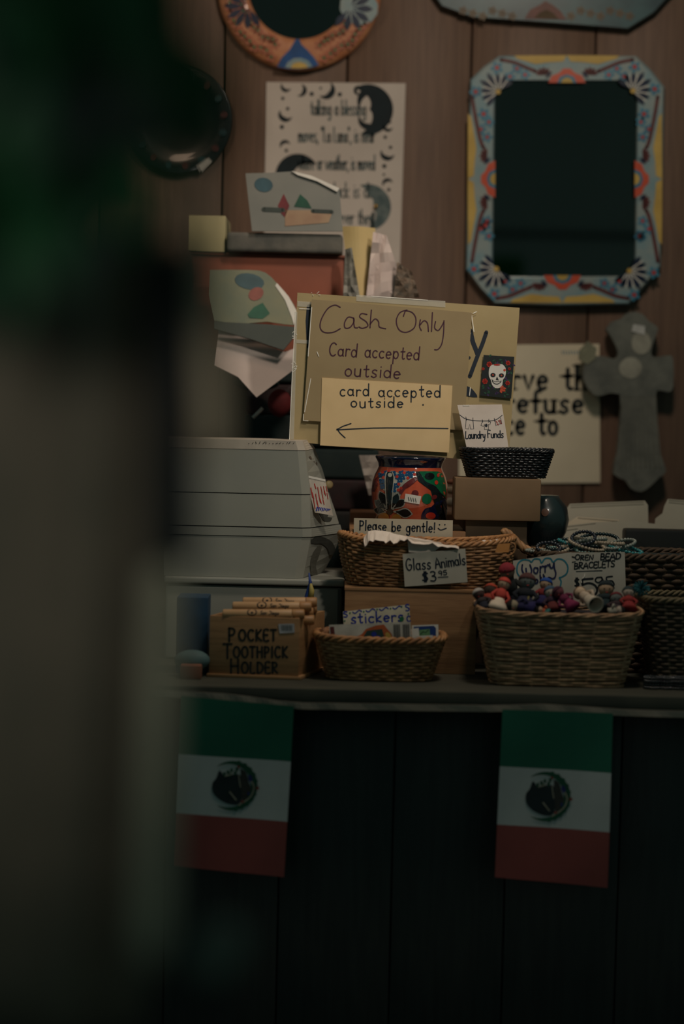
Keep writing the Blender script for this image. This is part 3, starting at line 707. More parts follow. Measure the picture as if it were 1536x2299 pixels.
crumple([(838, 520), (868, 528), (912, 664), (820, 690)], 4.0, .006, 'white_paper', 'crumpled pinkish white paper below the grey moon of the poster', 'paper', mat('pink_white_paper', (214, 196, 188), .7, (200, 180, 174), 20), nu=5, nv=7, seed=4)
crumple([(775, 560), (790, 556), (812, 690), (770, 690)], 3.97, .006, 'plastic_wrap', 'wrinkled grey plastic wrap between the carton and the yellow paper', 'wrapping', mat('grey_wrap', (150, 146, 136), .4, (110, 108, 102), 40), nu=4, nv=8, seed=5)
crumple([(892, 588), (925, 610), (942, 668), (884, 668)], 3.98, .006, 'brown_paper', 'small crumpled brown paper showing above the manila board', 'paper', mat('brown_paper', (128, 106, 88), .8, (90, 84, 76), 60), nu=5, nv=6, seed=9)
# tilted printed fan card
sf = Bent(600, 670, 3.95, 20, 0, lambda x, y: 0)
t = thing('printed_card', 'curled glossy card printed green, yellow and red, before the orange-brown carton', 'card', P(600, 728, 3.95))
cp = [(470, 606), (560, 606), (596, 612), (622, 636), (648, 666), (668, 702), (660, 730), (600, 722), (480, 720)]
make('paper', poly_mb(sf, smooth2(cp + [cp[0]], 2)[:-1], 0, .002), mat('card_yellow_green', (128, 126, 98), .5, (104, 114, 98), 14), t)
mb = MB(); blob(mb, sf, 560, 632, 34, 18, 10, .0008, 2, 14); make('printed_blue_patch', mb, mat('patch_blue', (62, 92, 100), .6), t)
mb = MB(); blob(mb, sf, 575, 660, 18, 14, -30, .001, 2, 14); make('printed_red_patch', mb, mat('patch_red', (146, 84, 74), .6), t)
mb = MB(); fillpoly(mb, sf, [(556, 706), (570, 690), (590, 680), (606, 704), (590, 716), (560, 714)], .001); make('printed_green_patch', mb, mat('patch_green', (36, 100, 76), .6), t)
make('rim', poly_mb(sf, [(622, 636), (648, 666), (668, 702), (660, 730), (655, 712), (640, 674), (618, 642)], .0016, .002), WHITE, t)
# white slanting sheet, grey flap, red item, pen
tag(make('white_sheet', poly_mb(Flat(600, 800, 3.93, 25), [(490, 742), (560, 762), (640, 790), (690, 772), (718, 742), (700, 800), (576, 892), (534, 846), (480, 820)], 0, .001), mat('sheet_white', (206, 190, 182), .7, (190, 172, 166), 6)), 'blank white sheet slanting down to a point, left of the manila board', 'paper')
tag(make('grey_folder', poly_mb(Flat(600, 750, 3.915, 20), [(480, 722), (600, 728), (664, 734), (664, 752), (636, 786), (560, 760), (480, 738)], 0, .004), mat('grey_flap', (72, 78, 72), .7, (58, 66, 62), 10)), 'dark grey folder under the printed card, above the white sheet', 'folder')
tag(make('red_pouch', MB().ball(P(628, 905, 3.96), .022, 14, 8, (1.1, .7, 1.3)), mat('red_cloth', (120, 36, 38), .8, (96, 28, 32), 40), smooth=True), 'small dark red pouch low behind the left edge of the manila board', 'pouch')
tag(make('white_pen', MB().tube([P(568, 938, 3.95), P(590, 916, 3.95)], [.0035, .0035], 8), WHITE, smooth=True), 'short white pen pointing up right, left of the manila board', 'pen')
tag(make('green_pouch', MB().ball(P(575, 860, 3.99), .03, 14, 8, (1.6, .5, .5)), mat('green_cloth', (34, 62, 56), .8, (28, 48, 46), 40), smooth=True), 'dark green cloth pouch under the tip of the slanting white sheet', 'pouch')
# white napkin with spots beside the jar, pale bits right of the jar
crumple([(806, 1022), (858, 1022), (852, 1110), (828, 1112)], 3.98, .003, 'white_fabric', 'white cloth with grey spots hanging left of the painted jar', 'cloth', mat('white_cloth', (216, 206, 198), .8, (200, 190, 182), 20), nu=4, nv=6, seed=2)
for (x, y, w, h, mm, lb) in ((1012, 1082, 22, 12, mat('bit_orange', (150, 92, 66), .7), 'small orange-brown trinket between jar and brown carton, topmost'), (1014, 1100, 26, 20, mat('bit_cream', (186, 166, 138), .7), 'small cream trinket between jar and brown carton, just below the orange one'), (1012, 1128, 24, 22, mat('bit_white', (196, 186, 168), .7), 'pale trinket between jar and brown carton, lowest of the column')):
    c = P(x, y, 3.95); tag(make('trinket', MB().ball(c, .01, 12, 8, (w / 22, .8, h / 22)), mm, smooth=True), lb, 'trinket')
# trinket shelf behind the jar
tag(make('wooden_tray', MB().box(X(786, 3.9, 1160), X(1050, 3.9, 1160), 3.9, 4.0, CZ, Z(1152, 3.9, 900)), mat('tray_wood', (150, 104, 74), .7, (122, 84, 60), 12), bevel=.003), 'brown wooden block standing behind the painted jar', 'box')

# ================================================================== storage bins at left
YT = 3.625; TD = .16
def sil(py, tab):
    for (a, u), (b, v) in zip(tab[:-1], tab[1:]):
        if a <= py <= b: return u + (v - u) * (py - a) / (b - a)
    return tab[0][1] if py < tab[0][0] else tab[-1][1]
FRT = [(990, 676), (1012, 682), (1110, 691), (1205, 692), (1300, 676)]
BRT = [(990, 694), (1012, 710), (1060, 728), (1110, 744), (1160, 762), (1205, 776), (1250, 760), (1300, 732)]
def tote(name, py0, py1, parent, m, bevel=.006, grow=0, steps=4, label=None):
    """stacked piece with flaring right flank, from pixel height py0 (bottom) to py1 (top)"""
    mb = MB(); n = 6; vs = []
    for i in range(steps + 1):
        py = py0 + (py1 - py0) * i / steps; z = Z(py, YT, 680); fr = sil(py, FRT) + grow; br = sil(py, BRT) + grow
        a = P(368 - grow, py, YT - grow * .0008); b = P(fr, py, YT - grow * .0008); c_ = P(br, py, YT + TD); d_ = P(368, py, YT + TD)
        b1 = b + (a - b).normalized() * .012; b2 = b + (c_ - b).normalized() * .012
        c1 = c_ + (b - c_).normalized() * .02; c2 = c_ + Vector((-.02, 0, 0))
        for p in (a, b1, b2, c1, c2, d_): vs.append((p.x, p.y, z))
    fs = [(i * n + k, i * n + (k + 1) % n, (i + 1) * n + (k + 1) % n, (i + 1) * n + k) for i in range(steps) for k in range(n)]
    fs += [tuple(range(n - 1, -1, -1)), tuple(steps * n + k for k in range(n))]
    mb.add(vs, fs)
    return make(name, mb, m, parent, bevel=0, smooth=False, label=label)
class Flank:
    def at(s, px, py, off=0):
        fr, br = sil(py, FRT), sil(py, BRT); u = (px - fr) / (br - fr)
        return P(px, py, YT + u * TD) + Vector((.92, -.38, .1)) * (off + .0008)
t = thing('storage_bin', 'low square-cornered grey plastic bin at the bottom of the left stack', 'bin', (X(600, 3.7), 3.8, CZ))
za = CZ
def straight(name, l, r_, py0, py1, Y0, Y1, parent, m, bevel=.005, z0=None):
    z0 = Z(py0, Y0, 680) if z0 is None else z0
    return make(name, MB().box(X(l, Y0, py1), X(r_, Y0, py1), Y0, Y1, z0, Z(py1, Y0, 680)), m, parent, bevel=bevel, seg=3)
straight('body', 372, 768, 1500, 1318, 3.62, 3.87, t, BIN, z0=CZ)
straight('lid', 368, 774, 1316, 1301, 3.612, 3.878, t, BIN, .004)
make('panel_groove', MB().box(X(762, 3.615, 1400), X(757, 3.615, 1400), 3.615, 3.625, CZ + .01, Z(1322, 3.615, 680)), mat('groove', (96, 98, 92), .7), t)
t = thing('storage_tote', 'grey plastic tote with handle hollow painted in dark shade, middle of the left stack', 'bin', (X(600, 3.7), 3.7, Z(1299, YT, 680)))
tote('body', 1299, 1207, t, BIN)
tote('lid', 1205.5, 1187, t, BIN, grow=2)
fl = Flank()
mb = MB(); fillpoly(mb, fl, smooth2([(697, 1212), (712, 1204), (730, 1208), (745, 1218), (752, 1236), (742, 1246), (734, 1232), (722, 1222), (708, 1222), (698, 1220)], 3), .0006)
make('handle_shade_patch', mb, mat('hollow_shade', (60, 62, 56), .8), t)  # flat dark patch, painted shade of the handle recess
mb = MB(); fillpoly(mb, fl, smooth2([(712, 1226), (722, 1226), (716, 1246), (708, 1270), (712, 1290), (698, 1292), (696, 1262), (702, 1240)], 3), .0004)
make('corner_shade_patch', mb, mat('corner_shade_grey', (104, 104, 94), .7), t)  # corner shade painted as a grey patch on the flank
t = thing('storage_tote', 'tall grey plastic tote with lid top paled by painted light, top of the left stack', 'bin', (X(600, 3.7), 3.7, Z(1184.5, YT, 680)))
tote('body', 1184.5, 1111.5, t, BIN)
tote('lid', 1109.5, 1012, t, BIN, grow=1)
tote('lid_top', 1011, 990, t, BINT, grow=2, label='pale top of the lid with scuffs, top light painted in')
fl = Flank()
mb = MB(); fillpoly(mb, fl, smooth2([(704, 1112), (712, 1140), (722, 1166), (738, 1172), (746, 1164), (736, 1148), (724, 1128), (714, 1112)], 3), .0006)
make('finger_shade_patch', mb, mat('hollow_shade', (60, 62, 56), .8), t)  # shade of the finger recess painted on the flat flank
mb = MB()
for x, y in ((696, 1028), (703, 1034), (714, 1050), (722, 1066), (710, 1042)): blob(mb, fl, x, y, 2.2, 5, -25, .0008, 1, 8)
make('scuffs', mb, mat('scuff', (96, 84, 72), .8), t)
mb = MB()
for i in range(14): ribbon(mb, Flat(600, 1000, 3.6225), [(560 + i * 7.5 + random.uniform(-2, 2), 996), (562 + i * 7.5 + random.uniform(-3, 3), 992 + random.uniform(-2, 4))], 1.2, 0)
make('pen_scribble', mb, INK, t)
make('side_button', MB().lathe([(.008, 0), (.008, .004), (.004, .006)], P(738, 1088, YT + TD * .82), 14, (.4, -.9, 0)), mat('brass_button', (170, 150, 108), .5), t, smooth=True, label='small tarnished round button')
# candy packet hung on the tote
class Puff(Flat):
    def at(s, px, py, off=0): return super().at(px, py, off + .010 * max(0, math.sin(PI * min(1, max(0, (px - 682) / 66)))) )
f4 = Puff(715, 1110, 3.66, 0, 35)
t = thing('snack_packet', 'small clear packet with red and blue print hanging on the top tote', 'packet', P(715, 1166, 3.68))
make('packet', sheet_mb(f4, [(683, 1068), (724, 1078), (748, 1158), (702, 1150)], .002, 6, 10), mat('packet_white', (206, 196, 184), .35, (190, 180, 168), 50, coat=.4), t)
mb = MB(); rnd = random.Random(2)
for i in range(16):
    x = 694 + (i % 6) * 6 + i * .4; y = 1090 + (i // 6) * 16 + rnd.uniform(-5, 5); ribbon(mb, f4, [(x, y), (x + 3, y + rnd.uniform(10, 22))], 1.6, .0008)
make('red_print', mb, REDINK, t); mb = MB()
for i in range(9): ribbon(mb, f4, [(704 + i * 4, 1146 - (i % 3)), (706 + i * 4, 1138 + i * .6)], 2.4, .0008)
make('blue_print', mb, BLUEINK, t)
make('top_seam', sheet_mb(f4, [(683, 1066), (724, 1076), (724, 1081), (683, 1071)], .001, 4, 1, .001), WHITE, t)

# ================================================================== wooden riser, jar and the sign board
zr = Z(1190, 3.66, 915)
YR = 3.645
o, _ = sbox('wooden_riser', 'brown wooden riser block that carries the painted jar', 'box', 785, 1046, 1190, CZ, YR, 3.86, mat('riser_wood', (148, 108, 72), .65, (120, 84, 56), 8, (1, 1, 8)), z1=zr)
JX, JY = X(920, 3.74, 1100), 3.745
kpx = 3.74 / FPX
prof = [(1204, 58), (1186, 66), (1160, 76), (1130, 84), (1105, 86), (1085, 84), (1068, 79), (1058, 74), (1050, 71), (1042, 72), (1034, 76), (1029, 79), (1026, 78), (1027, 73), (1036, 68)]
JP = [(r_ * kpx, zr + (Z(py, 3.70, 920) - zr) if i else zr) for i, (py, r_) in enumerate(prof)]
JP[0] = (58 * kpx, zr); JP[1] = (66 * kpx, zr + .006)
t = thing('painted_jar', 'glazed ceramic jar painted with orange, green and navy flowers, under the sign board', 'jar', (JX, JY, zr))
make('body', MB().lathe([(r_, z) for r_, z in JP[:9]], (JX, JY, 0), 64, cap1=False), mat('jar_glaze', (206, 96, 66), .07, (176, 72, 46), 25, coat=1), t, smooth=True)
make('rim', MB().lathe([(r_, z) for r_, z in JP[8:]], (JX, JY, 0), 64, cap0=False, cap1=False), mat('navy_glaze', (18, 26, 58), .12, (12, 18, 40), 20, coat=1), t, smooth=True)
def jr(z):
    for (r0, z0), (r1, z1) in zip(JP[:10], JP[1:11]):
        if z0 <= z <= z1: return r0 + (r1 - r0) * (z - z0) / (z1 - z0 + 1e-9)
    return JP[0][0] if z < JP[0][1] else JP[9][0]
js = Turned(JX, JY, jr)
def glz(n, c_): return mat(n, c_, .15, None, 30, coat=1)
wh, bk, dk, gr, og, bl, rd, yl, mr, nvg = (MB() for _ in range(10))
def patch(mb, pts, off):                                # finely divided patch that follows the belly
    cx = sum(p[0] for p in pts) / len(pts); cy = sum(p[1] for p in pts) / len(pts); n = len(pts); R_ = 4; vs = [js.at(cx, cy, off)]; fs = []
    for r_ in range(1, R_ + 1): vs += [js.at(cx + (x - cx) * r_ / R_, cy + (y - cy) * r_ / R_, off) for x, y in pts]
    for i in range(n):
        j = (i + 1) % n; fs.append((0, 1 + i, 1 + j))
        for r_ in range(1, R_): fs.append((1 + (r_ - 1) * n + i, 1 + r_ * n + i, 1 + r_ * n + j, 1 + (r_ - 1) * n + j))
    mb.add(vs, fs)
patch(wh, smooth2([(854, 1060), (880, 1057), (930, 1058), (938, 1064), (936, 1074), (915, 1086), (904, 1100), (898, 1116), (880, 1112), (862, 1100), (852, 1080), (854, 1060)], 2), .0006)
for i, (x, y) in enumerate([(856, 1066), (866, 1062), (858, 1080), (860, 1092), (884, 1063), (893, 1070), (904, 1072), (898, 1078), (915, 1063), (926, 1063), (890, 1090), (884, 1100), (866, 1074), (902, 1062), (921, 1068)]):
    for q in range(4): blob(bl, js, x + 4 * math.cos(q * 1.57 + .6), y + 4 * math.sin(q * 1.57 + .6), 3.4, 3.0, 0, .001, 1, 7)
for x, y in ((908, 1061), (916, 1073), (896, 1087), (892, 1070), (860, 1060), (931, 1065), (901, 1096), (862, 1072), (895, 1100), (874, 1058)): blob(rd, js, x, y, 3.6, 3.6, 0, .0012, 1, 8)
patch(gr, smooth2([(940, 1058), (970, 1058), (992, 1062), (1000, 1090), (1001, 1116), (990, 1108), (972, 1092), (950, 1080), (942, 1072), (940, 1058)], 2), .0006)
patch(dk, smooth2([(934, 1058), (942, 1060), (946, 1074), (962, 1084), (978, 1092), (990, 1108), (1001, 1122), (1001, 1168), (985, 1168), (988, 1130), (978, 1108), (962, 1094), (944, 1084), (936, 1074), (934, 1058)], 2), .001)
blob(bk, js, 964, 1069, 11, 8, 0, .0012, 3, 14); blob(rd, js, 983, 1067, 3, 4, 0, .0012, 1, 8); blob(rd, js, 979, 1083, 4, 5, 0, .0012, 1, 8)
patch(nvg, smooth2([(946, 1168), (946, 1156), (954, 1142), (968, 1138), (980, 1126), (990, 1124), (1001, 1120), (1001, 1168), (970, 1168), (946, 1168)], 2), .0008)
blob(rd, js, 966, 1158, 11, 8, 0, .0014, 3, 14)
patch(mr, smooth2([(932, 1070), (938, 1076), (920, 1092), (906, 1100), (902, 1110), (896, 1104), (906, 1088), (922, 1076), (932, 1070)], 2), .0012)
blob(gr, js, 958, 1120, 11, 12, 0, .0012, 3, 14); blob(mr, js, 974, 1116, 7, 5, -20, .0016, 2, 10); blob(mr, js, 932, 1108, 8, 8, 0, .0012, 2, 10)
def pet(x0, y0, x1, y1, w):
    petal(wh, js, x0, y0, x1 + (x1 - x0) * .08, y1 + (y1 - y0) * .06, w + 5, .0012); petal(bk, js, x0 + (x1 - x0) * .15, y0 + (y1 - y0) * .15, x1, y1, w, .0016)
patch(bk, smooth2([(868, 1144), (866, 1090), (869, 1062), (878, 1060), (885, 1066), (884, 1092), (880, 1144), (868, 1144)], 2), .0014)
for q in (-1, 1): ribbon(wh, js, smooth2([(875 + q * 5, 1142), (875 + q * 8, 1100), (876 + q * 9.5, 1072), (876 + q * 6, 1060)], 3), 2, .0018)
blob(wh, js, 877, 1066, 5, 5, 0, .0018, 1, 8)
pet(873, 1144, 854, 1104, 15); pet(880, 1144, 894, 1108, 15); pet(870, 1146, 844, 1124, 15); pet(882, 1144, 909, 1122, 15); pet(868, 1150, 842, 1144, 14); pet(884, 1148, 924, 1154, 18); pet(870, 1154, 846, 1164, 10)
blob(yl, js, 863, 1162, 12, 11, 0, .0018, 2, 12); blob(yl, js, 891, 1164, 11, 10, 0, .0018, 2, 12); blob(dk, js, 877, 1149, 7, 7, 0, .002, 2, 10)
patch(mr, [(836, 1090), (842, 1076), (850, 1068), (849, 1090), (842, 1104), (836, 1104)], .0006)
blob(og, js, 951, 1035, 9, 4.5, 0, .0014, 2, 12)
for nm, mb, m in (('painted_white', wh, glz('glaze_white', (176, 176, 166))), ('painted_black_petals', bk, glz('glaze_black', (20, 24, 26))), ('painted_dark_outline', dk, glz('glaze_dark', (16, 30, 34))), ('painted_green', gr, glz('glaze_green', (16, 104, 66))), ('painted_orange_spot', og, glz('glaze_rust', (176, 96, 60))), ('painted_blue_flowers', bl, glz('glaze_blue', (24, 76, 120))), ('painted_red_dots', rd, glz('glaze_red', (200, 58, 42))), ('painted_ochre', yl, glz('glaze_ochre', (178, 124, 40))), ('painted_maroon', mr, glz('glaze_maroon', (112, 40, 42))), ('painted_navy', nvg, glz('glaze_navy', (18, 28, 62)))):
    make(nm, mb, m, t)
make('price_sticker', sheet_mb(js, [(911, 1108), (945, 1114), (941, 1132), (908, 1126)], .0004, 6, 2, .003), WHITE, t, label='small white price sticker')
mb = MB(); [ribbon(mb, js, [(917 + 5 * q, 1116 + q), (919 + 5 * q, 1124 + q)], 1.6, .0036) for q in range(4)]; make('price_writing', mb, GREYINK, t)

YB = 3.73
sb = Flat(910, 850, YB, 2)
t = thing('sign_board', 'large manila sign board with taped edges standing on the painted jar', 'sign', P(915, 1024, YB))
make('board', sheet_mb(sb, [(668, 657), (1167, 691), (1141, 1042), (650, 990)], .004), MANILA, t)
mb = MB()
ribbon(mb, sb, [(1056, 742), (1062, 768), (1073, 796)], 10, .0006); ribbon(mb, sb, smooth2([(1092, 746), (1084, 770), (1072, 800), (1055, 845)], 4), 9, .0007)
fillpoly(mb, sb, smooth2([(1046, 866), (1056, 870), (1066, 880), (1072, 892), (1050, 890), (1044, 888)], 2), .0006); blob(mb, sb, 1053, 803, 4, 4, 0, .0006, 1, 8)
ribbon(mb, sb, [(694, 688), (690, 720), (691, 780)], 10, .0006, 4)
make('marker_writing', mb, INKB, t)
for c4 in ([(668, 676), (700, 678), (700, 690), (668, 688)], [(664, 762), (694, 764), (694, 772), (664, 770)], [(800, 662), (1000, 676), (1000, 690), (800, 676)], [(652, 986), (662, 700), (668, 700), (660, 986)]):
    make('tape', sheet_mb(sb, c4, .0003, off=.0009), TAPE, t)
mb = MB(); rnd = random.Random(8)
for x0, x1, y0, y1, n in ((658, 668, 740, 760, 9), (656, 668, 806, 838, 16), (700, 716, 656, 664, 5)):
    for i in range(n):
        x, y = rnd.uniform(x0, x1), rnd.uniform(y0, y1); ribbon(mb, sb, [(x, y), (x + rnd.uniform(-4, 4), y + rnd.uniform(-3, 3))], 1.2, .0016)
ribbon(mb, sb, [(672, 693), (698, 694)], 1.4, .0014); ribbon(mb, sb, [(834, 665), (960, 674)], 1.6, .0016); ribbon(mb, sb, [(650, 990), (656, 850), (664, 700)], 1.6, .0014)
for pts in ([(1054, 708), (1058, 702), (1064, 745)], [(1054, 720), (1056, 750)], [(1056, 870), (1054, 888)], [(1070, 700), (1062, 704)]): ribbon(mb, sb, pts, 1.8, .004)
make('glint_strokes', mb, mat('tape_glint', (250, 246, 236), .3, (250, 246, 236), 3), t)  # glints along the taped edges painted as pale strokes
# cash only sheet
sc = Flat(880, 815, YB - .007, 2)
t = thing('paper_sign', 'tan sheet in clear sleeve reading Cash Only in purple marker', 'sign', P(880, 945, YB - .004))
make('sheet', sheet_mb(sc, [(700, 672), (1060, 702), (1042, 966), (681, 944)], .002), TANPAPER, t)
mb = MB(); Wd = 2.8
ribbon(mb, sc, smooth2([(764, 690), (752, 685), (736, 693), (722, 716), (719, 735), (728, 746), (748, 746), (764, 738)], 5), Wd)
ribbon(mb, sc, smooth2([(794, 714), (782, 712), (774, 724), (775, 736), (786, 735), (795, 722), (794, 714), (796, 734), (803, 736)], 4), Wd)
ribbon(mb, sc, smooth2([(824, 706), (812, 704), (808, 712), (822, 722), (826, 732), (814, 737), (806, 734)], 4), Wd)
ribbon(mb, sc, smooth2([(834, 696), (832, 720), (831, 736)], 4), Wd); ribbon(mb, sc, smooth2([(831, 728), (842, 716), (850, 722), (852, 734), (866, 738)], 4), Wd)
ribbon(mb, sc, smooth2([(914, 696), (898, 702), (890, 720), (896, 740), (912, 746), (930, 736), (934, 716), (926, 702), (912, 698), (908, 704), (906, 710)], 5), Wd)
ribbon(mb, sc, smooth2([(944, 718), (942, 732), (946, 742)], 4), Wd); ribbon(mb, sc, smooth2([(943, 730), (952, 720), (960, 726), (962, 744)], 4), Wd)
ribbon(mb, sc, smooth2([(971, 702), (970, 722), (969, 744)], 4), Wd)
ribbon(mb, sc, smooth2([(978, 722), (976, 736), (984, 742), (992, 732), (996, 724)], 4), Wd); ribbon(mb, sc, smooth2([(997, 720), (996, 748), (992, 772), (984, 784), (976, 785)], 5), Wd)
write(mb, sc, 'Card accepted', 738, 798, 942, 808, 29, 2.9, slant=.05); write(mb, sc, 'outside', 773, 843, 899, 850, 30, 2.9, slant=.03)
make('handwriting', mb, PURPLE, t)
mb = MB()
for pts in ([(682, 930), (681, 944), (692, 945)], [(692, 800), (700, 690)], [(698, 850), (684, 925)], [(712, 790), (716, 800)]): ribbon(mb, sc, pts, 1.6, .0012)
make('sleeve_glint', mb, MATS['tape_glint'], t)  # sleeve glints painted as pale strokes
# arrow card
sd = Flat(868, 930, YB - .012, 2)
t = thing('paper_sign', 'cream card reading card accepted outside above a left arrow', 'sign', P(868, 1005, YB - .012))
make('card', sheet_mb(sd, [(723, 848), (1016, 866), (1008, 1016), (719, 1000)], .0015), CARD, t)
mb = MB()
write(mb, sd, 'card accepted', 763, 888, 990, 892, 26, 2.8, jit=.05, gap=.16); write(mb, sd, 'outside', 787, 915, 906, 915, 24, 2.8, jit=.05, gap=.16)
ribbon(mb, sd, smooth2([(1006, 962), (930, 961), (840, 961), (758, 965)], 3), 2.6); ribbon(mb, sd, [(788, 951), (770, 957), (756, 965)], 2.6); ribbon(mb, sd, [(757, 963), (764, 973), (775, 983)], 2.6); blob(mb, sd, 950, 909, 2, 2, 0, .0004, 1, 8)
make('handwriting', mb, INKB, t)
# skull card
sk = Flat(1118, 845, YB - .006, 2)
t = thing('skull_card', 'small dark card with a painted white skull among red flowers, on manila board', 'card', P(1116, 894, YB - .006))
make('card', sheet_mb(sk, [(1086, 797), (1155, 801), (1148, 895), (1078, 888)], .001), mat('card_black', (16, 26, 28), .5), t)
wh, bk, rd, gr, og, pu = (MB() for _ in range(6)); rnd = random.Random(5)
for i in range(60):
    u, v = rnd.random(), rnd.random(); x, y = interp([(1090, 801), (1151, 805), (1145, 890), (1083, 884)], u, v)
    a = rnd.uniform(0, 6.28); petal(rnd.choice([gr, gr, gr, pu]), sk, x, y, x + 8 * math.cos(a), y + 8 * math.sin(a), 4, .0003)
for x, y, r_ in ((1099, 818, 6), (1141, 815, 5), (1089, 856, 6), (1140, 860, 5), (1085, 828, 3), (1144, 828, 3)):
    for q in range(6): blob(rd, sk, x + r_ * .55 * math.cos(q), y + r_ * .55 * math.sin(q), r_ * .55, r_ * .55, 0, .0006, 1, 7)
for a in (200, 240, 290, 330, 20): petal(og, sk, 1124, 872, 1124 + 13 * math.cos(math.radians(a + 60)), 874 + 9 * math.sin(math.radians(a + 60)), 6, .0006)
fillpoly(wh, sk, smooth2([(1117, 817), (1128, 818), (1135, 826), (1136, 838), (1133, 848), (1129, 853), (1128, 864), (1121, 871), (1112, 871), (1105, 864), (1102, 853), (1098, 845), (1098, 830), (1103, 820), (1117, 817)], 2), .0008)
blob(bk, sk, 1107, 842, 6, 5, 0, .0011, 2, 10); blob(bk, sk, 1126, 843, 6, 5, 0, .0011, 2, 10); fillpoly(bk, sk, [(1113, 853), (1116, 845), (1120, 854)], .0011)
blob(og, sk, 1107, 842, 2, 2, 0, .0014, 1, 7); blob(og, sk, 1126, 843, 2, 2, 0, .0014, 1, 7); blob(og, sk, 1133, 831, 3, 3, 0, .0011, 1, 7); blob(rd, sk, 1116, 819, 8, 2, 0, .0011, 1, 8)
ribbon(bk, sk, smooth2([(1105, 855), (1110, 861), (1118, 862), (1125, 857)], 3), 1.6, .0012); ribbon(bk, sk, smooth2([(1104, 852), (1112, 857), (1126, 855)], 3), 1, .0012)
for nm, mb, m in (('painted_skull', wh, WHITE), ('painted_sockets', bk, INK), ('painted_red_flowers', rd, REDP), ('painted_leaves', gr, mat('leaf_print', (24, 84, 56), .6)), ('painted_orange_flower', og, ORANGE), ('painted_violet_flowers', pu, mat('violet', (62, 40, 92), .6))): make(nm, mb, m, t)

# please be gentle
sg = Flat(905, 1188, YR - .004)
t = thing('paper_sign', 'pale strip reading Please be gentle with a smiley, behind the tissue paper', 'sign', P(905, 1214, YR - .004))
make('paper', sheet_mb(sg, [(795, 1163), (1017, 1168), (1016, 1216), (794, 1212)], .001), mat('grey_card', (188, 178, 158), .75, (176, 166, 146), 20), t)
mb = MB(); write(mb, sg, 'Please be gentle!', 807, 1190, 977, 1195, 22, 3, .0004, .05)
ribbon(mb, sg, smooth2([(984, 1186), (990, 1190), (1002, 1186)], 3), 2.6); blob(mb, sg, 987, 1178, 1.8, 1.8, 0, .0004, 1, 7); blob(mb, sg, 999, 1178, 1.8, 1.8, 0, .0004, 1, 7)
make('handwriting', mb, INKB, t)

# ================================================================== cartons and black basket at right of the board
Yc = 3.645
z2 = Z(1170, Yc, 1115)
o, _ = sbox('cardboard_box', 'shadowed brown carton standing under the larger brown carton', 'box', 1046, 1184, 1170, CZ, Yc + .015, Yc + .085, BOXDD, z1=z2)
o, z3 = sbox('cardboard_box', 'brown carton with rounded corners carrying the black basket', 'box', 1022, 1216, 1074, z2 + .0005, Yc, Yc + .085, BOXD, bevel=.004, pxz=1115)
bcx = X(1136, Yc + .042, 1050)
basket('woven_basket', 'small black woven basket standing on the brown carton', bcx, Yc + .042, z3 + .001, Z(1012, Yc, 1136) + .001, (.069, .030), (.085, .038), 11, (BLKW, BLKW, BLKW), 34, 5, rim_r=.0026)
sl = Flat(1080, 950, Yc + .045, 6, -6)
t = thing('laundry_card', 'white card with a drawn clothesline reading Laundry Funds, in black basket', 'card', sl.at(1085, 1004))
make('card', sheet_mb(sl, [(1027, 909), (1127, 908), (1142, 1004), (1048, 1006)], .001), mat('laundry_white', (226, 214, 204), .7, (214, 200, 190), 20), t)
mb = MB(); r2 = MB()
ribbon(mb, sl, smooth2([(1032, 931), (1045, 940), (1064, 944), (1090, 945), (1112, 943), (1128, 932)], 4), 1.3)
for pts in ([(1047, 940), (1045, 962), (1052, 963), (1055, 952), (1057, 963), (1064, 963), (1062, 941)], [(1084, 944), (1080, 955), (1086, 957), (1088, 952), (1088, 964), (1097, 964), (1097, 952), (1100, 954), (1102, 948), (1097, 944)], [(1111, 942), (1114, 956), (1119, 952), (1127, 951), (1124, 938)], [(1062, 938), (1062, 946)], [(1083, 942), (1084, 948)], [(1098, 941), (1097, 948)], [(1110, 939), (1111, 946)], [(1046, 936), (1048, 943)]): ribbon(mb, sl, pts, 1.2)
blob(mb, sl, 1092, 955, 3, 4, 0, .0005, 1, 8)
write(mb, sl, 'Laundry', 1045, 984, 1090, 984, 16, 2.4, .0004, .03, gap=.06); write(mb, sl, 'Funds', 1095, 983, 1131, 982, 16, 2.4, .0004, .03, gap=.06)
make('drawing', mb, INKB, t)
for x, y in ((1114, 946), (1119, 944), (1123, 948), (1116, 951), (1122, 943)): ribbon(r2, sl, [(x, y), (x + 3, y + 3)], 1.6, .0006)
make('red_drawing', r2, REDINK, t)
mb = MB(); ribbon(mb, sl, [(1040, 910), (1054, 910)], 2, .001); make('tape_glint', mb, MATS['tape_glint'], t)  # tape glint painted as one pale stroke

# ================================================================== wooden box + glass animal basket
YX = 3.50
zb = Z(1322, YX, 925)
tt = thing('wooden_box', 'pale wooden box carrying the glass animals basket', 'box', (X(925, YX), YX + .07, CZ))
x0, x1 = X(775, YX, 1320), X(1072, YX, 1320)
make('body', MB().box(x0, x1, YX, YX + .135, CZ, zb - .006), BOXW, tt, bevel=.001)
make('lid', MB().box(x0 - .001, x1 + .001, YX - .001, YX + .135, zb - .0055, zb), BOXW, tt, bevel=.001)
sgm = 3.565
def oval_sag(x): return -.004 + .05 * x * x
basket('woven_basket', 'long oval wicker basket lined with tissue paper on the pale wooden box', X(957, sgm, 1265), sgm, zb + .001, Z(1222, 3.505, 957), (.138, .046), (.158, .060), 15, (WICK, WINS, WICKR), 30, 2.6, rim_r=.0036, ampk=.42, sag=lambda x: .012 * (abs(x) ** 3), belly=.18)
crumple([(800, 1196), (1108, 1196), (1116, 1222), (806, 1222)], sgm, .004, 'tissue_base', 'x', 'x', WHITE)
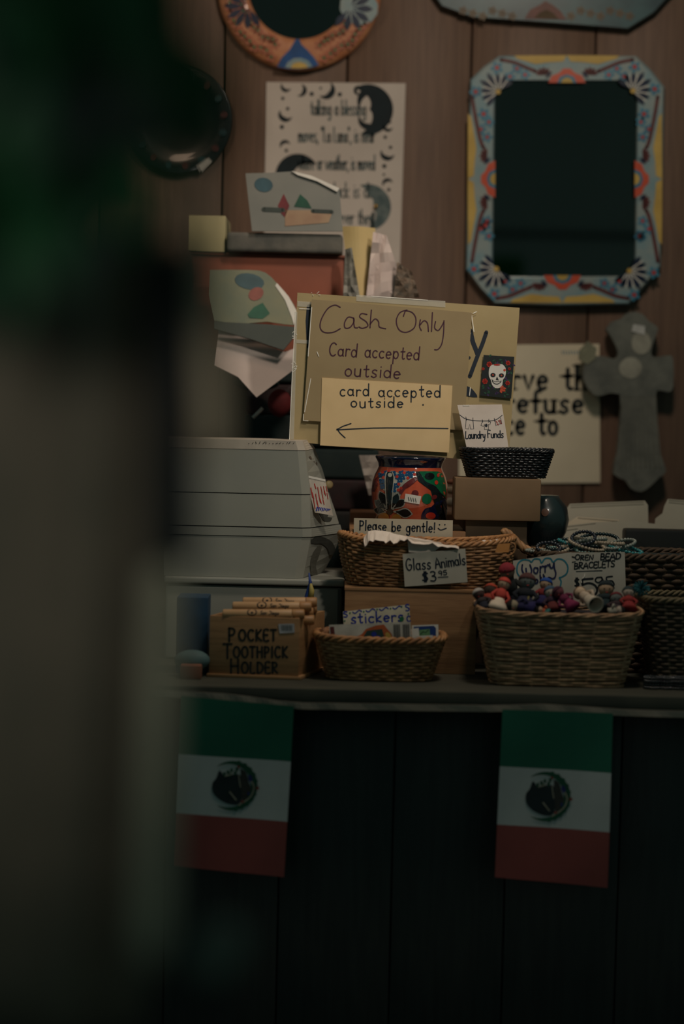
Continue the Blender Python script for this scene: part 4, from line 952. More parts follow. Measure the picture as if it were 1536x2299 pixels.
bpy.data.objects.remove(bpy.data.objects['tissue_base'])
TISSUE = mat('tissue', (232, 218, 206), .7, (216, 202, 190), 30)
rnd = random.Random(11)
def tissue(name, label, ridge, Y0, Y1, drop, m, seed=1):
    rnd = random.Random(seed); n = len(ridge); rows = 7; vs = []
    for j in range(rows + 1):
        v = j / rows
        for i, (x, y) in enumerate(ridge):
            yy = y + drop[i] * abs(v - .35) ** 1.3 * 1.6 + rnd.uniform(-2, 2) * (0 if j in (2, 3) else 1)
            p = P(x + rnd.uniform(-2, 2), yy, Y0 + (Y1 - Y0) * v); vs.append(p)
    fs = [(j * n + i, j * n + i + 1, (j + 1) * n + i + 1, (j + 1) * n + i) for j in range(rows) for i in range(n - 1)]
    o = make(name, MB().add(vs, fs), m, solid=.0008); return tag(o, label, 'tissue paper')
def dens(pts, k):
    out = []
    for i in range(len(pts) - 1):
        for j in range(k): out.append((pts[i][0] + (pts[i + 1][0] - pts[i][0]) * j / k, pts[i][1] + (pts[i + 1][1] - pts[i][1]) * j / k))
    return out + [pts[-1]]
rg = dens([(818, 1204), (826, 1190), (844, 1188), (868, 1190), (892, 1198), (916, 1204), (942, 1208), (972, 1214), (1004, 1220), (1030, 1222)], 3)
tissue('tissue_paper', 'crumpled white tissue paper spilling over the left rim of the oval wicker basket', rg, 3.486, 3.59, [(62 if i < len(rg) * .45 else 26) + rnd.uniform(-10, 12) for i, _ in enumerate(rg)], TISSUE, 1)
rg = dens([(1010, 1222), (1040, 1217), (1066, 1218), (1086, 1212), (1104, 1213), (1120, 1209), (1116, 1218)], 3)
tissue('tissue_paper', 'low ridge of white tissue paper at the right end of the oval wicker basket', rg, 3.52, 3.60, [14 + rnd.uniform(-3, 6) for _ in rg], TISSUE, 2)
ft = Flat(940, 1235, 3.4985, -6)
tag(make('tissue_flap', poly_mb(ft, [(914, 1206), (940, 1212), (990, 1218), (994, 1224), (975, 1238), (950, 1242), (918, 1240)], 0, .0008), TISSUE), 'flat tissue paper corner hanging over the basket rim above the Glass Animals tag', 'tissue paper')
sgl = Flat(980, 1275, 3.495, -4)
t = thing('price_card', 'white card reading Glass Animals with the price 3.95, hung on oval basket', 'card', sgl.at(980, 1314))
make('card', sheet_mb(sgl, [(904, 1244), (1045, 1232), (1050, 1307), (909, 1317)], .0012), mat('tag_grey', (196, 190, 176), .7, (184, 178, 164), 20), t)
mb = MB(); write(mb, sgl, 'Glass', 912, 1280, 968, 1276, 26, 3, .0004, .04); write(mb, sgl, 'Animals', 978, 1276, 1046, 1266, 24, 3, .0004, .04, gap=.08)
write(mb, sgl, '$3', 948, 1306, 980, 1304, 22, 3.4, .0004, .02); write(mb, sgl, '95', 985, 1292, 1004, 1290, 10, 2.4, .0004, .02); ribbon(mb, sgl, [(984, 1296), (1006, 1295)], 2.2)
make('handwriting', mb, INKB, t)
# handle laid on the rim at right + twisted cord
t = thing('wicker_handle', 'thick twisted brown rope lying behind the right end of the oval basket', 'rope', P(1160, 1240, 3.64))
pth = smooth2([(1128, 1196), (1140, 1198), (1156, 1212), (1172, 1228), (1192, 1238), (1230, 1240)], 5)
for q in range(3):
    pts = [P(x, y, 3.64) + Vector((0, math.cos(i * .55 + q * 2.09) * .005, math.sin(i * .55 + q * 2.09) * .005)) for i, (x, y) in enumerate(pth)]
    make('strand', MB().tube(pts, .0048, 7), WICK, t, smooth=True)
tag(make('straw_tag', sheet_mb(Flat(1132, 1230, 3.497), [(1118, 1222), (1146, 1220), (1142, 1240), (1112, 1240)], .002, 2, 2), mat('straw', (214, 150, 84), .6, (190, 130, 70), 30)), 'orange-tan straw patch on the right rim of the oval basket', 'tag')
tag(make('cane_loop', MB().tube([P(x, y, 3.495) for x, y in smooth2([(1146, 1218), (1156, 1222), (1156, 1236), (1146, 1246), (1124, 1250)], 4)], .0012, 6), WICKR, smooth=True), 'thin loose cane loop at the right rim of the oval basket', 'cane')

# ================================================================== bracelet basket and bracelets
bx, by = X(1386, 3.63, 1240), 3.635
zbr = Z(1250, 3.55, 1375)
basket('woven_basket', 'wide dark brown basket heaped with bead bracelets, behind the price cards', bx, by, CZ + .001, zbr, (.135, .066), (.156, .080), 22, (WICKD, WINS, WICKD), 34, 5, rim_r=.0045)
BEADC = [((40, 46, 58), 'dark_beads'), ((150, 158, 150), 'grey_beads'), ((112, 150, 144), 'pale_green_beads'), ((50, 140, 146), 'turquoise_beads'), ((170, 156, 136), 'cream_beads'), ((34, 54, 58), 'black_teal_beads')]
zbk = zbr + .008
pos = [(1232, 1230, 26, 8, 0, 'dark blue bead bracelet at the left end of the heap'), (1262, 1222, 34, 9, 5, 'black teal bead bracelet rising to the top of the heap, left'), (1292, 1214, 34, 12, 1, 'grey bead bracelet at the very top of the heap'), (1268, 1236, 34, 8, 2, 'pale green bead bracelet just above the Worry card corner'),
       (1318, 1222, 40, 12, 4, 'cream bead bracelet across the middle of the heap'), (1325, 1232, 36, 10, 2, 'pale green bead bracelet above the bracelets price card'), (1300, 1228, 20, 9, 0, 'small dark bead bracelet curled inside the grey one'), (1362, 1226, 38, 10, 1, 'grey bead bracelet right of the middle of the heap'),
       (1372, 1220, 28, 8, 4, 'cream bead bracelet with glassy beads near the turquoise one'), (1404, 1232, 38, 12, 3, 'bright turquoise bead bracelet at the right end of the heap'), (1384, 1238, 28, 7, 2, 'pale green bead bracelet under the bright turquoise one'), (1344, 1213, 44, 7, 5, 'black teal bead bracelet along the back of the heap'),
       (1246, 1238, 30, 10, 4, 'cream bead bracelet low at the left end of the heap, above the Worry card'), (1212, 1238, 30, 7, 1, 'grey bead bracelet farthest left on the bracelet basket'), (1284, 1222, 30, 14, 3, 'teal bead bracelet standing tilted under the topmost grey one'), (1346, 1236, 30, 12, 5, 'black teal bead bracelet low in the middle of the heap'),
       (1310, 1208, 26, 12, 0, 'dark blue bead bracelet at the top right of the heap crest'), (1392, 1222, 34, 10, 1, 'grey bead bracelet behind the bright turquoise one'), (1330, 1214, 30, 14, 1, 'grey bead bracelet standing tilted right of the heap crest'), (1418, 1240, 24, 6, 5, 'small black teal bracelet at the right rim of the bracelet basket')]
rnd = random.Random(21)
# a bed of beads fills the basket under the countable bracelets
bed = MB().box(bx - .14, bx + .14, by - .066, by + .066, zbr - .03, zbr - .002)
tag(make('bead_bed', bed, mat('bead_bed', (48, 58, 58), .6, (30, 40, 42), 90, bump=.6), bevel=.004), 'dark mass of beads filling the bracelet basket below the heap', 'beads', kind='stuff')
for i, (x, y, rx, ry, ci, lb) in enumerate(pos):
    Yb = 3.585 + (i % 4) * .02; c = P(x, y, Yb); c.z = max(c.z, zbr + .004); R_ = rx * .82e-3
    mb = MB(); n = max(16, int(2 * PI * R_ / .0062)); th = rnd.uniform(.4, .9)
    for k in range(n):
        a = 2 * PI * k / n
        dz = math.sin(a + 1.2 * i) * ry * .6e-3
        p = Vector((c.x + R_ * math.cos(a), c.y + R_ * .75 * math.sin(a), max(c.z + dz + R_ * .18 * math.sin(a), zbr + .003)))
        mb.ball(p, .0036, 7, 5)
    cc, nm = BEADC[ci]
    tag(make('bead_bracelet', mb, mat(nm, cc, .25, None, 60, coat=.5), smooth=True), lb, 'bracelet', 'bead bracelets heaped in the dark brown basket')

# cards standing behind the dolls
sw = Flat(1220, 1290, 3.53, 4, 0)
t = thing('price_card', 'white card reading Worry Dolls inside a blue drawn cloud', 'card', sw.at(1222, 1420))
make('card', sheet_mb(sw, [(1152, 1259), (1283, 1240), (1292, 1420), (1160, 1430)], .0012), mat('card_grey_white', (190, 186, 174), .7, (178, 174, 162), 20), t)
mb = MB()
ribbon(mb, sw, smooth2([(1168, 1296), (1161, 1284), (1163, 1266), (1174, 1257), (1188, 1258), (1193, 1262), (1200, 1255), (1212, 1256), (1216, 1264), (1224, 1254), (1236, 1254), (1242, 1262), (1252, 1255), (1266, 1258), (1275, 1272), (1272, 1288), (1260, 1296), (1256, 1297), (1260, 1306), (1256, 1320), (1244, 1326)], 4), 3.4)
make('cloud_outline', mb, TEALINK, t)
mb = MB(); Wd = 3.6
for pts in ([(1173, 1268), (1172, 1278), (1176, 1288)], [(1181, 1276), (1182, 1284)], [(1190, 1268), (1194, 1280), (1191, 1290)], [(1207, 1275), (1200, 1275), (1199, 1284), (1205, 1287), (1208, 1280), (1207, 1275)], [(1213, 1272), (1213, 1286)], [(1213, 1276), (1218, 1271), (1221, 1272)], [(1224, 1270), (1224, 1284)], [(1224, 1274), (1230, 1268), (1233, 1270)], [(1234, 1266), (1236, 1274), (1241, 1274), (1244, 1264)], [(1244, 1264), (1245, 1276), (1248, 1286), (1246, 1296), (1240, 1299), (1232, 1296), (1232, 1302)], [(1215, 1296), (1215, 1306)], [(1222, 1293), (1223, 1306)]): ribbon(mb, sw, smooth2(pts, 3), Wd, .0008)
write(mb, sw, 'Dolls', 1178, 1312, 1238, 1306, 18, Wd, .0008)
make('handwriting', mb, mat('indigo_marker', (28, 36, 86), .6), t)
sj = Flat(1345, 1290, 3.536, 4, 0)
t = thing('price_card', 'white card reading Bead Bracelets with the price 5.95 in black', 'card', sj.at(1345, 1420))
make('card', sheet_mb(sj, [(1283, 1241), (1403, 1239), (1408, 1420), (1286, 1420)], .0012), mat('card_grey_white2', (194, 190, 178), .7, (182, 178, 166), 20), t)
mb = MB()
write(mb, sj, 'OREN', 1291, 1257, 1332, 1256, 11, 2.6, .0005, .06, slant=.1, gap=.08); write(mb, sj, 'BEAD', 1348, 1257, 1394, 1255, 13, 3.0, .0005, .05, slant=.1, gap=.05)
ribbon(mb, sj, [(1285, 1250), (1292, 1252)], 3); ribbon(mb, sj, [(1285, 1262), (1292, 1261)], 2)
write(mb, sj, 'BRACELETS', 1289, 1277, 1380, 1272, 13, 2.8, .0005, .05, slant=.1, gap=.05)
ribbon(mb, sj, [(1294, 1283), (1352, 1281)], 1.8)
write(mb, sj, '$', 1290, 1318, 1303, 1317, 20, 3, .0005); 
ribbon(mb, sj, smooth2([(1331, 1299), (1316, 1300), (1308, 1302), (1308, 1312)], 3), 4.5); ribbon(mb, sj, smooth2([(1308, 1313), (1322, 1309), (1336, 1314), (1341, 1326), (1334, 1336), (1320, 1336)], 4), 4.5)
ribbon(mb, sj, smooth2([(1350, 1296), (1340, 1297), (1337, 1304), (1344, 1308), (1352, 1302), (1350, 1295), (1355, 1306), (1354, 1316)], 3), 3.4)
ribbon(mb, sj, smooth2([(1375, 1294), (1362, 1296), (1364, 1304), (1374, 1304), (1379, 1312), (1374, 1318)], 3), 3.4)
make('handwriting', mb, INK, t)
mb = MB(); ribbon(mb, sj, smooth2([(1313, 1288), (1312, 1294), (1308, 1298)], 3), 1.6, .0016); ribbon(mb, sj, [(1305, 1304), (1306, 1308)], 1.6, .0016); make('tape_glint', mb, MATS['tape_glint'], t)  # glints on the card painted as short pale strokes

# ================================================================== worry doll basket and dolls
wy = 3.43; wx0, wx1 = X(1108, wy - .06, 1535), X(1402, wy - .06, 1535); wt0, wt1 = X(1068, wy - .075, 1380), X(1440, wy - .075, 1380)
zw = Z(1381, wy - .075, 1255)
basket('woven_basket', 'large rectangular grey-brown wicker basket heaped with worry dolls', (wx0 + wx1) / 2, wy, CZ + .001, zw, ((wx1 - wx0) / 2, .060), ((wt1 - wt0) / 2, .078), 24, (WICKG, WINS, WICKGR), 16, 7, rim_r=.0026, wob=.0013, ampk=.4, sag=lambda x: .006 * abs(x) ** 4)
SKIN = mat('doll_skin', (186, 158, 132), .8, (170, 142, 116), 60); HAIR = mat('doll_hair', (30, 24, 24), .9, (20, 18, 18), 90)
def dollmat(c, c2=None): return mat('doll_cloth_%d_%d_%d' % tuple(c), c, .9, c2, 45, bump=.5)
def doll(label, hx, hy, tx, ty, Y0, Y1, hr, wr, dress, blouse, scarf=None, skin=None, tube=False, stripe=None):
    """head centre (hx, hy) at distance Y0, hem centre (tx, ty) at distance Y1, head radius and hem radius in pixels"""
    h = P(hx, hy, Y0); e = P(tx, ty, Y1); k = Y0 / FPX; ax = (e - h).normalized(); L = (e - h).length
    t = thing('worry_doll', label, 'doll', e, 'worry dolls heaped in the grey-brown wicker basket')
    hr_, wr_ = hr * k * 1.16, wr * k * 1.12; nk = h + ax * hr_ * .8
    Ls = max(L - hr_ * .8, .012)
    make('head', MB().ball(h, hr_, 14, 9, (1, .92, 1.05)), skin or SKIN, t, smooth=True)
    up = -ax; rot = up.to_track_quat('Z', 'Y').to_matrix()
    mb = MB(); vs_r = 1.09; c = h
    segs, rr = 14, 5; vs = []
    for i in range(rr + 1):
        th = PI * .47 * i / rr
        for q in range(segs):
            a = 2 * PI * q / segs; vs.append(c + rot @ Vector((math.sin(th) * math.cos(a), math.sin(th) * math.sin(a), math.cos(th))) * hr_ * vs_r + Vector((0, hr_ * .12, 0)))
    mb.add(vs, [(i * segs + q, i * segs + (q + 1) % segs, (i + 1) * segs + (q + 1) % segs, (i + 1) * segs + q) for i in range(rr) for q in range(segs)])
    make('headscarf' if scarf else 'hair', mb, scarf or HAIR, t, smooth=True, solid=.001)
    mb = MB()
    for sx in (-1, 1):
        q = h + Vector((sx * hr_ * .36, -hr_ * .92, hr_ * .12)); mb.ball(q, hr_ * .1, 6, 4)
    make('eyes', mb, HAIR, t, smooth=True)
    make('mouth', MB().ball(h + Vector((0, -hr_ * .9, -hr_ * .36)), hr_ * .12, 6, 4, (1.6, .6, .5)), REDINK, t, smooth=True)
    make('blouse', MB().lathe([(hr_ * .35, 0), (hr_ * .8, Ls * .1), (hr_ * .95, Ls * .3), (hr_ * .8, Ls * .48)], nk, 14, ax), blouse, t, smooth=True)
    pr = [(hr_ * .55, Ls * .36), (hr_ * .9, Ls * .5), (wr_ * .85, Ls * .8), (wr_, Ls)]
    if tube: pr += [(wr_ * .86, Ls), (wr_ * .8, Ls * .9), (hr_ * .5, Ls * .6)]
    make('skirt', MB().lathe(pr, nk, 20, ax, cap1=not tube, cap0=not tube), dress, t, smooth=True)
    side = ax.cross(Vector((0, 1, 0))).normalized()
    for s_ in (-1, 1):
        a0 = nk + ax * Ls * .12 + side * s_ * hr_ * .7; a1 = a0 + side * s_ * hr_ * .75 + ax * Ls * .22 + Vector((0, -hr_ * .3, 0)); a2 = a1 + ax * Ls * .2 - side * s_ * hr_ * .5 + Vector((0, -hr_ * .4, 0))
        make('arm', MB().tube([a0, a1, a2], [hr_ * .32, hr_ * .28, hr_ * .2], 8), blouse, t, smooth=True)
    if stripe:
        make('sash', MB().tube([nk + ax * Ls * (.35 + .0) + side * hr_ * .3 + Vector((0, -hr_ * 1.0, 0)), nk + ax * Ls * .85 + side * hr_ * .1 + Vector((0, -wr_ * .95, 0))], hr_ * .13, 6), stripe, t, smooth=True)
    return t
D = dollmat
GREYSK = mat('doll_grey_felt', (110, 116, 112), .9, (92, 98, 98), 60)
doll('worry doll standing tallest at the left with a dark red headband', 1139, 1282, 1156, 1372, 3.475, 3.49, 15, 26, D((28, 36, 52)), D((34, 40, 40)), D((146, 40, 52)), mat('doll_brown_skin', (134, 112, 92), .8))
doll('worry doll in long white skirt with orange-red scarf, left front', 1132, 1311, 1114, 1372, 3.42, 3.40, 12, 24, mat('doll_white_skirt', (230, 212, 192), .85, (214, 196, 176), 30), D((206, 74, 62)), D((214, 76, 62)))
doll('worry doll lying with an orange-red edged collar, far left', 1102, 1326, 1092, 1372, 3.44, 3.41, 13, 12, D((36, 34, 46)), D((176, 68, 50)), D((188, 70, 48)), D((70, 56, 46)))
doll('worry doll with a white edged dark hood at the left corner of the basket', 1075, 1334, 1090, 1368, 3.41, 3.395, 11, 12, D((34, 36, 52)), D((60, 50, 50)), D((196, 186, 178)), D((76, 50, 46)))
doll('worry doll with grey felt head and navy dress in the left middle', 1184, 1306, 1176, 1368, 3.43, 3.41, 16, 30, D((26, 28, 58)), D((24, 30, 40)), mat('doll_maroon_band', (96, 58, 56), .9), GREYSK, stripe=D((120, 110, 60)))
doll('worry doll lying in an indigo dress with beige head low at the left', 1152, 1360, 1200, 1366, 3.385, 3.375, 11, 15, D((40, 36, 92)), D((36, 34, 80)), None, mat('doll_beige', (170, 156, 130), .8))
doll('worry doll with bright blue hat against the Worry card', 1226, 1312, 1216, 1362, 3.46, 3.44, 12, 16, D((44, 40, 96)), D((140, 44, 46)), D((34, 82, 168)))
doll('worry doll with pale face tilted beside the magenta one', 1236, 1330, 1244, 1372, 3.42, 3.40, 12, 15, D((110, 44, 44)), D((60, 40, 60)), D((66, 94, 120)), mat('doll_pale', (184, 170, 156), .8))
doll('worry doll in a magenta dress lying right, centre of the heap', 1254, 1330, 1288, 1366, 3.405, 3.385, 11, 17, D((140, 40, 84), (110, 30, 66)), D((120, 36, 74)), D((70, 30, 50)), D((120, 60, 70)))
doll('worry doll whose rolled white cone skirt opens towards the viewer', 1303, 1332, 1338, 1358, 3.43, 3.365, 12, 17, mat('doll_cone', (206, 194, 176), .85, (190, 178, 160), 30), D((196, 178, 158)), mat('doll_brown_band', (140, 110, 90), .9), mat('doll_tan', (206, 180, 152), .8), tube=True)
doll('worry doll turned away in a dark green shawl before the price card', 1361, 1322, 1360, 1368, 3.45, 3.43, 15, 17, D((22, 48, 54)), D((24, 44, 50)), D((26, 42, 48)))
doll('worry doll with grey face and maroon scarf, second from the right', 1384, 1344, 1384, 1374, 3.42, 3.40, 12, 15, D((52, 40, 50)), D((60, 44, 50)), D((118, 40, 46)), GREYSK)
doll('worry doll in a dark red dress at the right end of the heap', 1411, 1330, 1412, 1370, 3.42, 3.40, 11, 18, D((150, 44, 42), (120, 34, 36)), D((150, 46, 44)), mat('doll_dark_teal_scarf', (44, 62, 66), .9), mat('doll_pale', (184, 170, 156), .8))
doll('worry doll lying low in pale grey cloth, front right of the cone skirt', 1392, 1371, 1366, 1373, 3.375, 3.372, 9, 8, mat('doll_grey_white', (168, 164, 150), .85), mat('doll_grey_white', (168, 164, 150), .85), None, mat('doll_pale', (184, 170, 156), .8))
doll('worry doll tiny with orange and teal clothes, low in the centre', 1212, 1370, 1228, 1374, 3.38, 3.375, 7, 8, D((60, 128, 124)), D((206, 96, 60)), None)
rnd = random.Random(4); mb = MB(); c = P(1440, 1322, 3.44)
for i in range(110):
    d = Vector((rnd.gauss(0, 1), rnd.gauss(0, 1), rnd.gauss(0, 1))).normalized()
    mb.tube([c, c + d * .008 + Vector((0, 0, .001)), c + d * .016], [.0009, .0008, .0006], 3, caps=False)
tag(make('yarn_pompom', mb, D((18, 92, 100)), kind=None), 'fuzzy dark teal yarn pompom at the right corner of the doll basket', 'pompom')
# dark stuffing under the dolls
tag(make('doll_filling', MB().box((wt0 + wt1) / 2 - .128, (wt0 + wt1) / 2 + .128, wy - .062, wy + .062, zw - .022, zw - .004), mat('filling', (40, 34, 44), .9, (26, 26, 34), 50, bump=.6), bevel=.006), 'dark cloth mass filling the basket beneath the worry dolls', 'cloth', kind='stuff')

# ================================================================== right edge basket, glass beads, envelopes
rx_ = X(1562, 3.47, 1400)
basket('woven_basket', 'dark olive basket cut off by the right edge, beside the doll basket', rx_, 3.468, CZ + .001, Z(1346, 3.42, 1500), (.075, .055), (.100, .068), 22, (mat('olive_wicker', (84, 72, 54), .7, (60, 50, 40), 60, bump=.3), WINS, mat('olive_wicker_rim', (110, 98, 70), .65)), 26, 5, rim_r=.0038)
GLASSB = mat('black_glass_beads', (26, 34, 38), .08, None, 30, coat=1)
for i, (x, lb) in enumerate(((1468, 'strand of black glass beads lying at the foot of the right edge basket, left'), (1500, 'strand of black glass beads lying at the foot of the right edge basket, middle'), (1530, 'strand of black glass beads half cut off by the right edge'))):
    c = P(x, 1538, 3.355); mb = MB()
    for l in range(4):
        for k_ in range(16):
            a = 2 * PI * k_ / 16; mb.ball(Vector((c.x + .013 * math.cos(a), 3.375 + .013 * math.sin(a) + (.001 if l % 2 else 0), CZ + .003 + l * .0055)), .0029, 7, 5)
    tag(make('bead_strand', mb, GLASSB, smooth=True), lb, 'beads', 'black glass bead strands')
ty = 3.83
o, zt = sbox('storage_tray', 'dark tray box behind the bracelets holding upright envelopes', 'tray', 1215, 1660, 1236, CZ, ty, 4.1, mat('dark_tray', (40, 42, 40), .6, (32, 34, 34), 10), pxz=1400)
ENV = mat('envelope_paper', (190, 184, 166), .75, (178, 172, 156), 10); ENV2 = mat('envelope_light', (216, 202, 178), .75, (204, 190, 166), 10)
def env(label, pts, Y, m=ENV, th=.003, lean=8, n=1):
    t = thing('envelope', label, 'envelope', P(sum(p[0] for p in pts) / len(pts), max(p[1] for p in pts), Y), 'envelopes standing in the dark tray')
    f = Flat(sum(p[0] for p in pts) / len(pts), sum(p[1] for p in pts) / len(pts), Y, lean)
    make('envelope_body', poly_mb(f, pts, 0, th), m, t)
    xs = [p[0] for p in pts]; ys = [p[1] for p in pts]
    for q in range(n):
        mb = MB(); ribbon(mb, f, [(pts[0][0] + 2, pts[0][1] + 3 + q * 5), (pts[1][0] - 3, pts[1][1] + 3 + q * 5)], 1.2, .0006); make('edge_line', mb, mat('edge_line', (150, 144, 128), .8), t)
env('tall grey envelope standing at the back left of the tray', [(1280, 1131), (1448, 1124), (1455, 1134), (1456, 1200), (1274, 1204), (1274, 1140)], 3.95, n=2)
env('light envelope with its flap raised in front of the tall grey one', [(1296, 1160), (1390, 1167), (1380, 1200), (1262, 1202), (1268, 1178)], 3.92, ENV2)
env('wide curved grey envelope across the middle of the tray', [(1266, 1180), (1340, 1172), (1420, 1170), (1486, 1178), (1536, 1180), (1560, 1184), (1560, 1240), (1264, 1240)], 3.89)
env('small grey envelope leaning at the front left corner of the tray', [(1252, 1190), (1300, 1184), (1330, 1190), (1330, 1240), (1258, 1240)], 3.86)
env('tall grey envelope cut off by the right edge of the picture', [(1500, 1120), (1570, 1126), (1570, 1184), (1470, 1184), (1472, 1164), (1488, 1152), (1492, 1136)], 3.94, n=2)
o, _ = sbox('black_box', 'black lidded box in front of the envelopes at the right', 'box', 1404, 1640, 1190, CZ, 3.78, 3.825, mat('black_box', (30, 32, 30), .5, (24, 26, 26), 10), bevel=.006, pxz=1500)
t = thing('round_vase', 'dark round glazed vase half hidden behind the brown carton', 'vase', (X(1210, 3.9), 3.92, CZ))
cz_, vx = Z(1155, 3.92, 1210), X(1205, 3.92, 1155)
rp = 54 * 3.92 / FPX
zs = CZ + .03
make('body', MB().lathe([(rp * .5, CZ + .001), (rp * .6, cz_ - rp * 1.1), (rp * .9, cz_ - rp * .5), (rp, cz_), (rp * .9, cz_ + rp * .5), (rp * .62, cz_ + rp * .82), (rp * .55, cz_ + rp * .95)], (vx, 3.77, 0), 32), mat('vase_glaze', (38, 52, 52), .3, (26, 38, 42), 20, coat=.5), t, smooth=True)
mb = MB(); fv = Turned(vx, 3.77, lambda z: rp * max(.2, math.sqrt(max(0, 1 - ((z - cz_) / rp / 1.15) ** 2))))
blob(mb, fv, 1224, 1150, 8, 9, 0, .002, 2, 12); make('painted_spot', mb, mat('spot_rust', (130, 84, 58), .5), t)

# ================================================================== toothpick box
Y0 = 3.40
FL, FR, BR = Vector((X(470, Y0, 1460), Y0)), Vector((X(671, 3.385, 1460), 3.385)), Vector((X(728, 3.52, 1440), 3.52))
BL = FL + (BR - FR)
zt0, zt1 = CZ + .006, Z(1388, 3.385, 640); zrr = Z(1368, 3.52, 728)
t = thing('toothpick_box', 'open wooden box lettered Pocket Toothpick Holder with a small price tag', 'box', ((FL.x + FR.x) / 2, 3.45, CZ))
def wallp(a, b, z0, z1, thk, m, name, z1b=None):
    d = (b - a).normalized(); nrm = Vector((-d.y, d.x)) * thk; z1b = z1b or z1
    q = [a, b, b + nrm, a + nrm]
    return make(name, MB().hexa([(p.x, p.y, z0) for p in q] + [(q[0].x, q[0].y, z1), (q[1].x, q[1].y, z1b), (q[2].x, q[2].y, z1b), (q[3].x, q[3].y, z1)]), m, t, bevel=.0008)
BW = mat('box_wood', (168, 128, 88), .55, (146, 108, 72), 8, (1, 1, 8), .15)
wallp(FL, FR, zt0, zt1, .007, BW, 'front_panel')
d = (BR - FR).normalized()
wallp(FR + Vector((-.002, .007)) + d * .0, BR, zt0, zt1, .007, BW, 'side_panel')
wallp(BL, FL + Vector((.0, .007)), zt0, zt1, .007, BW, 'side_panel')
wallp(BR + Vector((-.008, 0)), BL + Vector((.008, 0)), zt0, zt1, .006, BW, 'back_panel')
e = Vector((.004, -.004)); q = [FL + Vector((-.004, -.004)), FR + e, BR + Vector((.004, .0)), BL + Vector((-.004, 0))]
make('base_plate', MB().hexa([(p.x, p.y, CZ + .0003) for p in q] + [(p.x, p.y, CZ + .006) for p in q]), BW, t, bevel=.001)
class Two(Flat):
    def __init__(s, a, b): s.o = Vector((a.x, a.y, 1.0)); dd = (b - a).normalized(); s.n = Vector((dd.y, -dd.x, 0)); s.c = Vector((0, 0, CAMZ))
ftb = Two(FL, FR); mb = MB()
for w_, x0, x1, y, cp in (('P', 513, 529, 1440, 30), ('OCKET', 536, 621, 1438, 24), ('T', 501, 521, 1478, 32), ('OOTHPICK', 524, 646, 1476, 24), ('H', 517, 537, 1512, 32), ('OLDER', 542, 624, 1511, 24)):
    write(mb, ftb, w_, x0, y, x1, y, cp, 5, .0004, 0, gap=.18)
make('lettering', mb, mat('burnt_lettering', (40, 40, 36), .7), t)
make('price_tag', sheet_mb(ftb, [(625, 1401), (661, 1400), (662, 1420), (628, 1422)], .0004, off=.0008), mat('tag_lilac', (206, 200, 204), .6), t, label='small blank white price tag')
mb = MB()
for i in range(10): ribbon(mb, ftb, [(632 + i * 2.6, 1404), (632.4 + i * 2.6, 1416)], 1 + (i % 3) * .3, .001)
make('price_print', mb, GREYINK, t)
def holder(label, x0, x1, y, Y, r_, txt=None, rings=True, tilt=0):
    a, b = P(x0, y, Y), P(x1, y + tilt, Y + .004 * 0); ax = (b - a).normalized(); L = (b - a).length
    tt = thing('toothpick_holder', label, 'toothpick holder', (a + b) / 2 - Vector((0, 0, r_)), 'wooden pocket toothpick holders in the lettered box')
    make('tube', MB().lathe([(r_ * .8, 0), (r_, .002), (r_, L * .84), (r_ * .98, L * .845)], a, 20, ax), PINE, tt, smooth=True)
    make('cap', MB().lathe([(r_ * .98, L * .85), (r_, L * .855), (r_, L - .002), (r_ * .8, L)], a, 20, ax), mat('toothpick_cap', (176, 128, 82), .5), tt, smooth=True)
    if txt:
        class Cyl:
            def at(s, px, py, off=0):
                p = P(px, py, Y - r_ * .6); c_ = a + ax * (p - a).dot(ax)
                dz = max(-r_ * .95, min(r_ * .95, p.z - c_.z)); return Vector((p.x, c_.y - math.sqrt(r_ * r_ - dz * dz) - off, c_.z + dz))
        cy = Cyl(); mb = MB()
        for q in range(14):
            an = 2 * PI * q / 14; 
            ribbon(mb, cy, [(txt[0] + 10 * math.cos(an), txt[1] + 7 * math.sin(an)), (txt[0] + 10 * math.cos(an + .45), txt[1] + 7 * math.sin(an + .45))], 2.6, .0003)
        blob(mb, cy, txt[0], txt[1] + 1, 3, 2.5, 0, .0003, 1, 8)
        write(mb, cy, 'San Diego', txt[0] + 18, txt[1] + 5, txt[0] + 60, txt[1] + 6, 8, 1.6, .0003, 0, slant=.2)
        make('burnt_print', mb, mat('burnt_lettering', (40, 40, 36), .7), tt)
holder('toothpick holder at the front, lowest, printed with San Diego', 500, 684, 1379, 3.405, .0088, (566, 1374))
holder('toothpick holder second from the front, printed with a round mark', 522, 700, 1362, 3.427, .0088, (588, 1358), tilt=0)
holder('toothpick holder highest at the back of the lettered box', 545, 712, 1352, 3.450, .0088, (600, 1347))
holder('toothpick holder short end showing at the right of the box', 560, 704, 1374, 3.446, .0088)
holder('toothpick holder lying deep at the back of the lettered box', 548, 712, 1366, 3.470, .0088)
holder('toothpick holder deep in the middle, mostly hidden by the others', 530, 706, 1392, 3.425, .0088)
t = thing('wooden_figure', 'slim blue, yellow and brown painted figure standing behind the toothpick box', 'figurine', P(695, 1370, 3.56))
f = Flat(695, 1320, 3.56); kk = 3.56 / FPX
ax = P(694, 1290, 3.56)
make('body', MB().tube([P(690, 1420, 3.56), P(688, 1372, 3.56), P(692, 1340, 3.56), P(697, 1310, 3.56), P(694, 1286, 3.56)], [.008, .008, .007, .0035, .0012], 10), mat('figure_blue', (26, 62, 140), .6), t, smooth=True)
make('yellow_band', MB().tube([P(698, 1342, 3.553), P(700, 1326, 3.553), P(698, 1310, 3.553)], [.0055, .005, .002], 10), mat('figure_yellow', (196, 178, 96), .6), t, smooth=True)
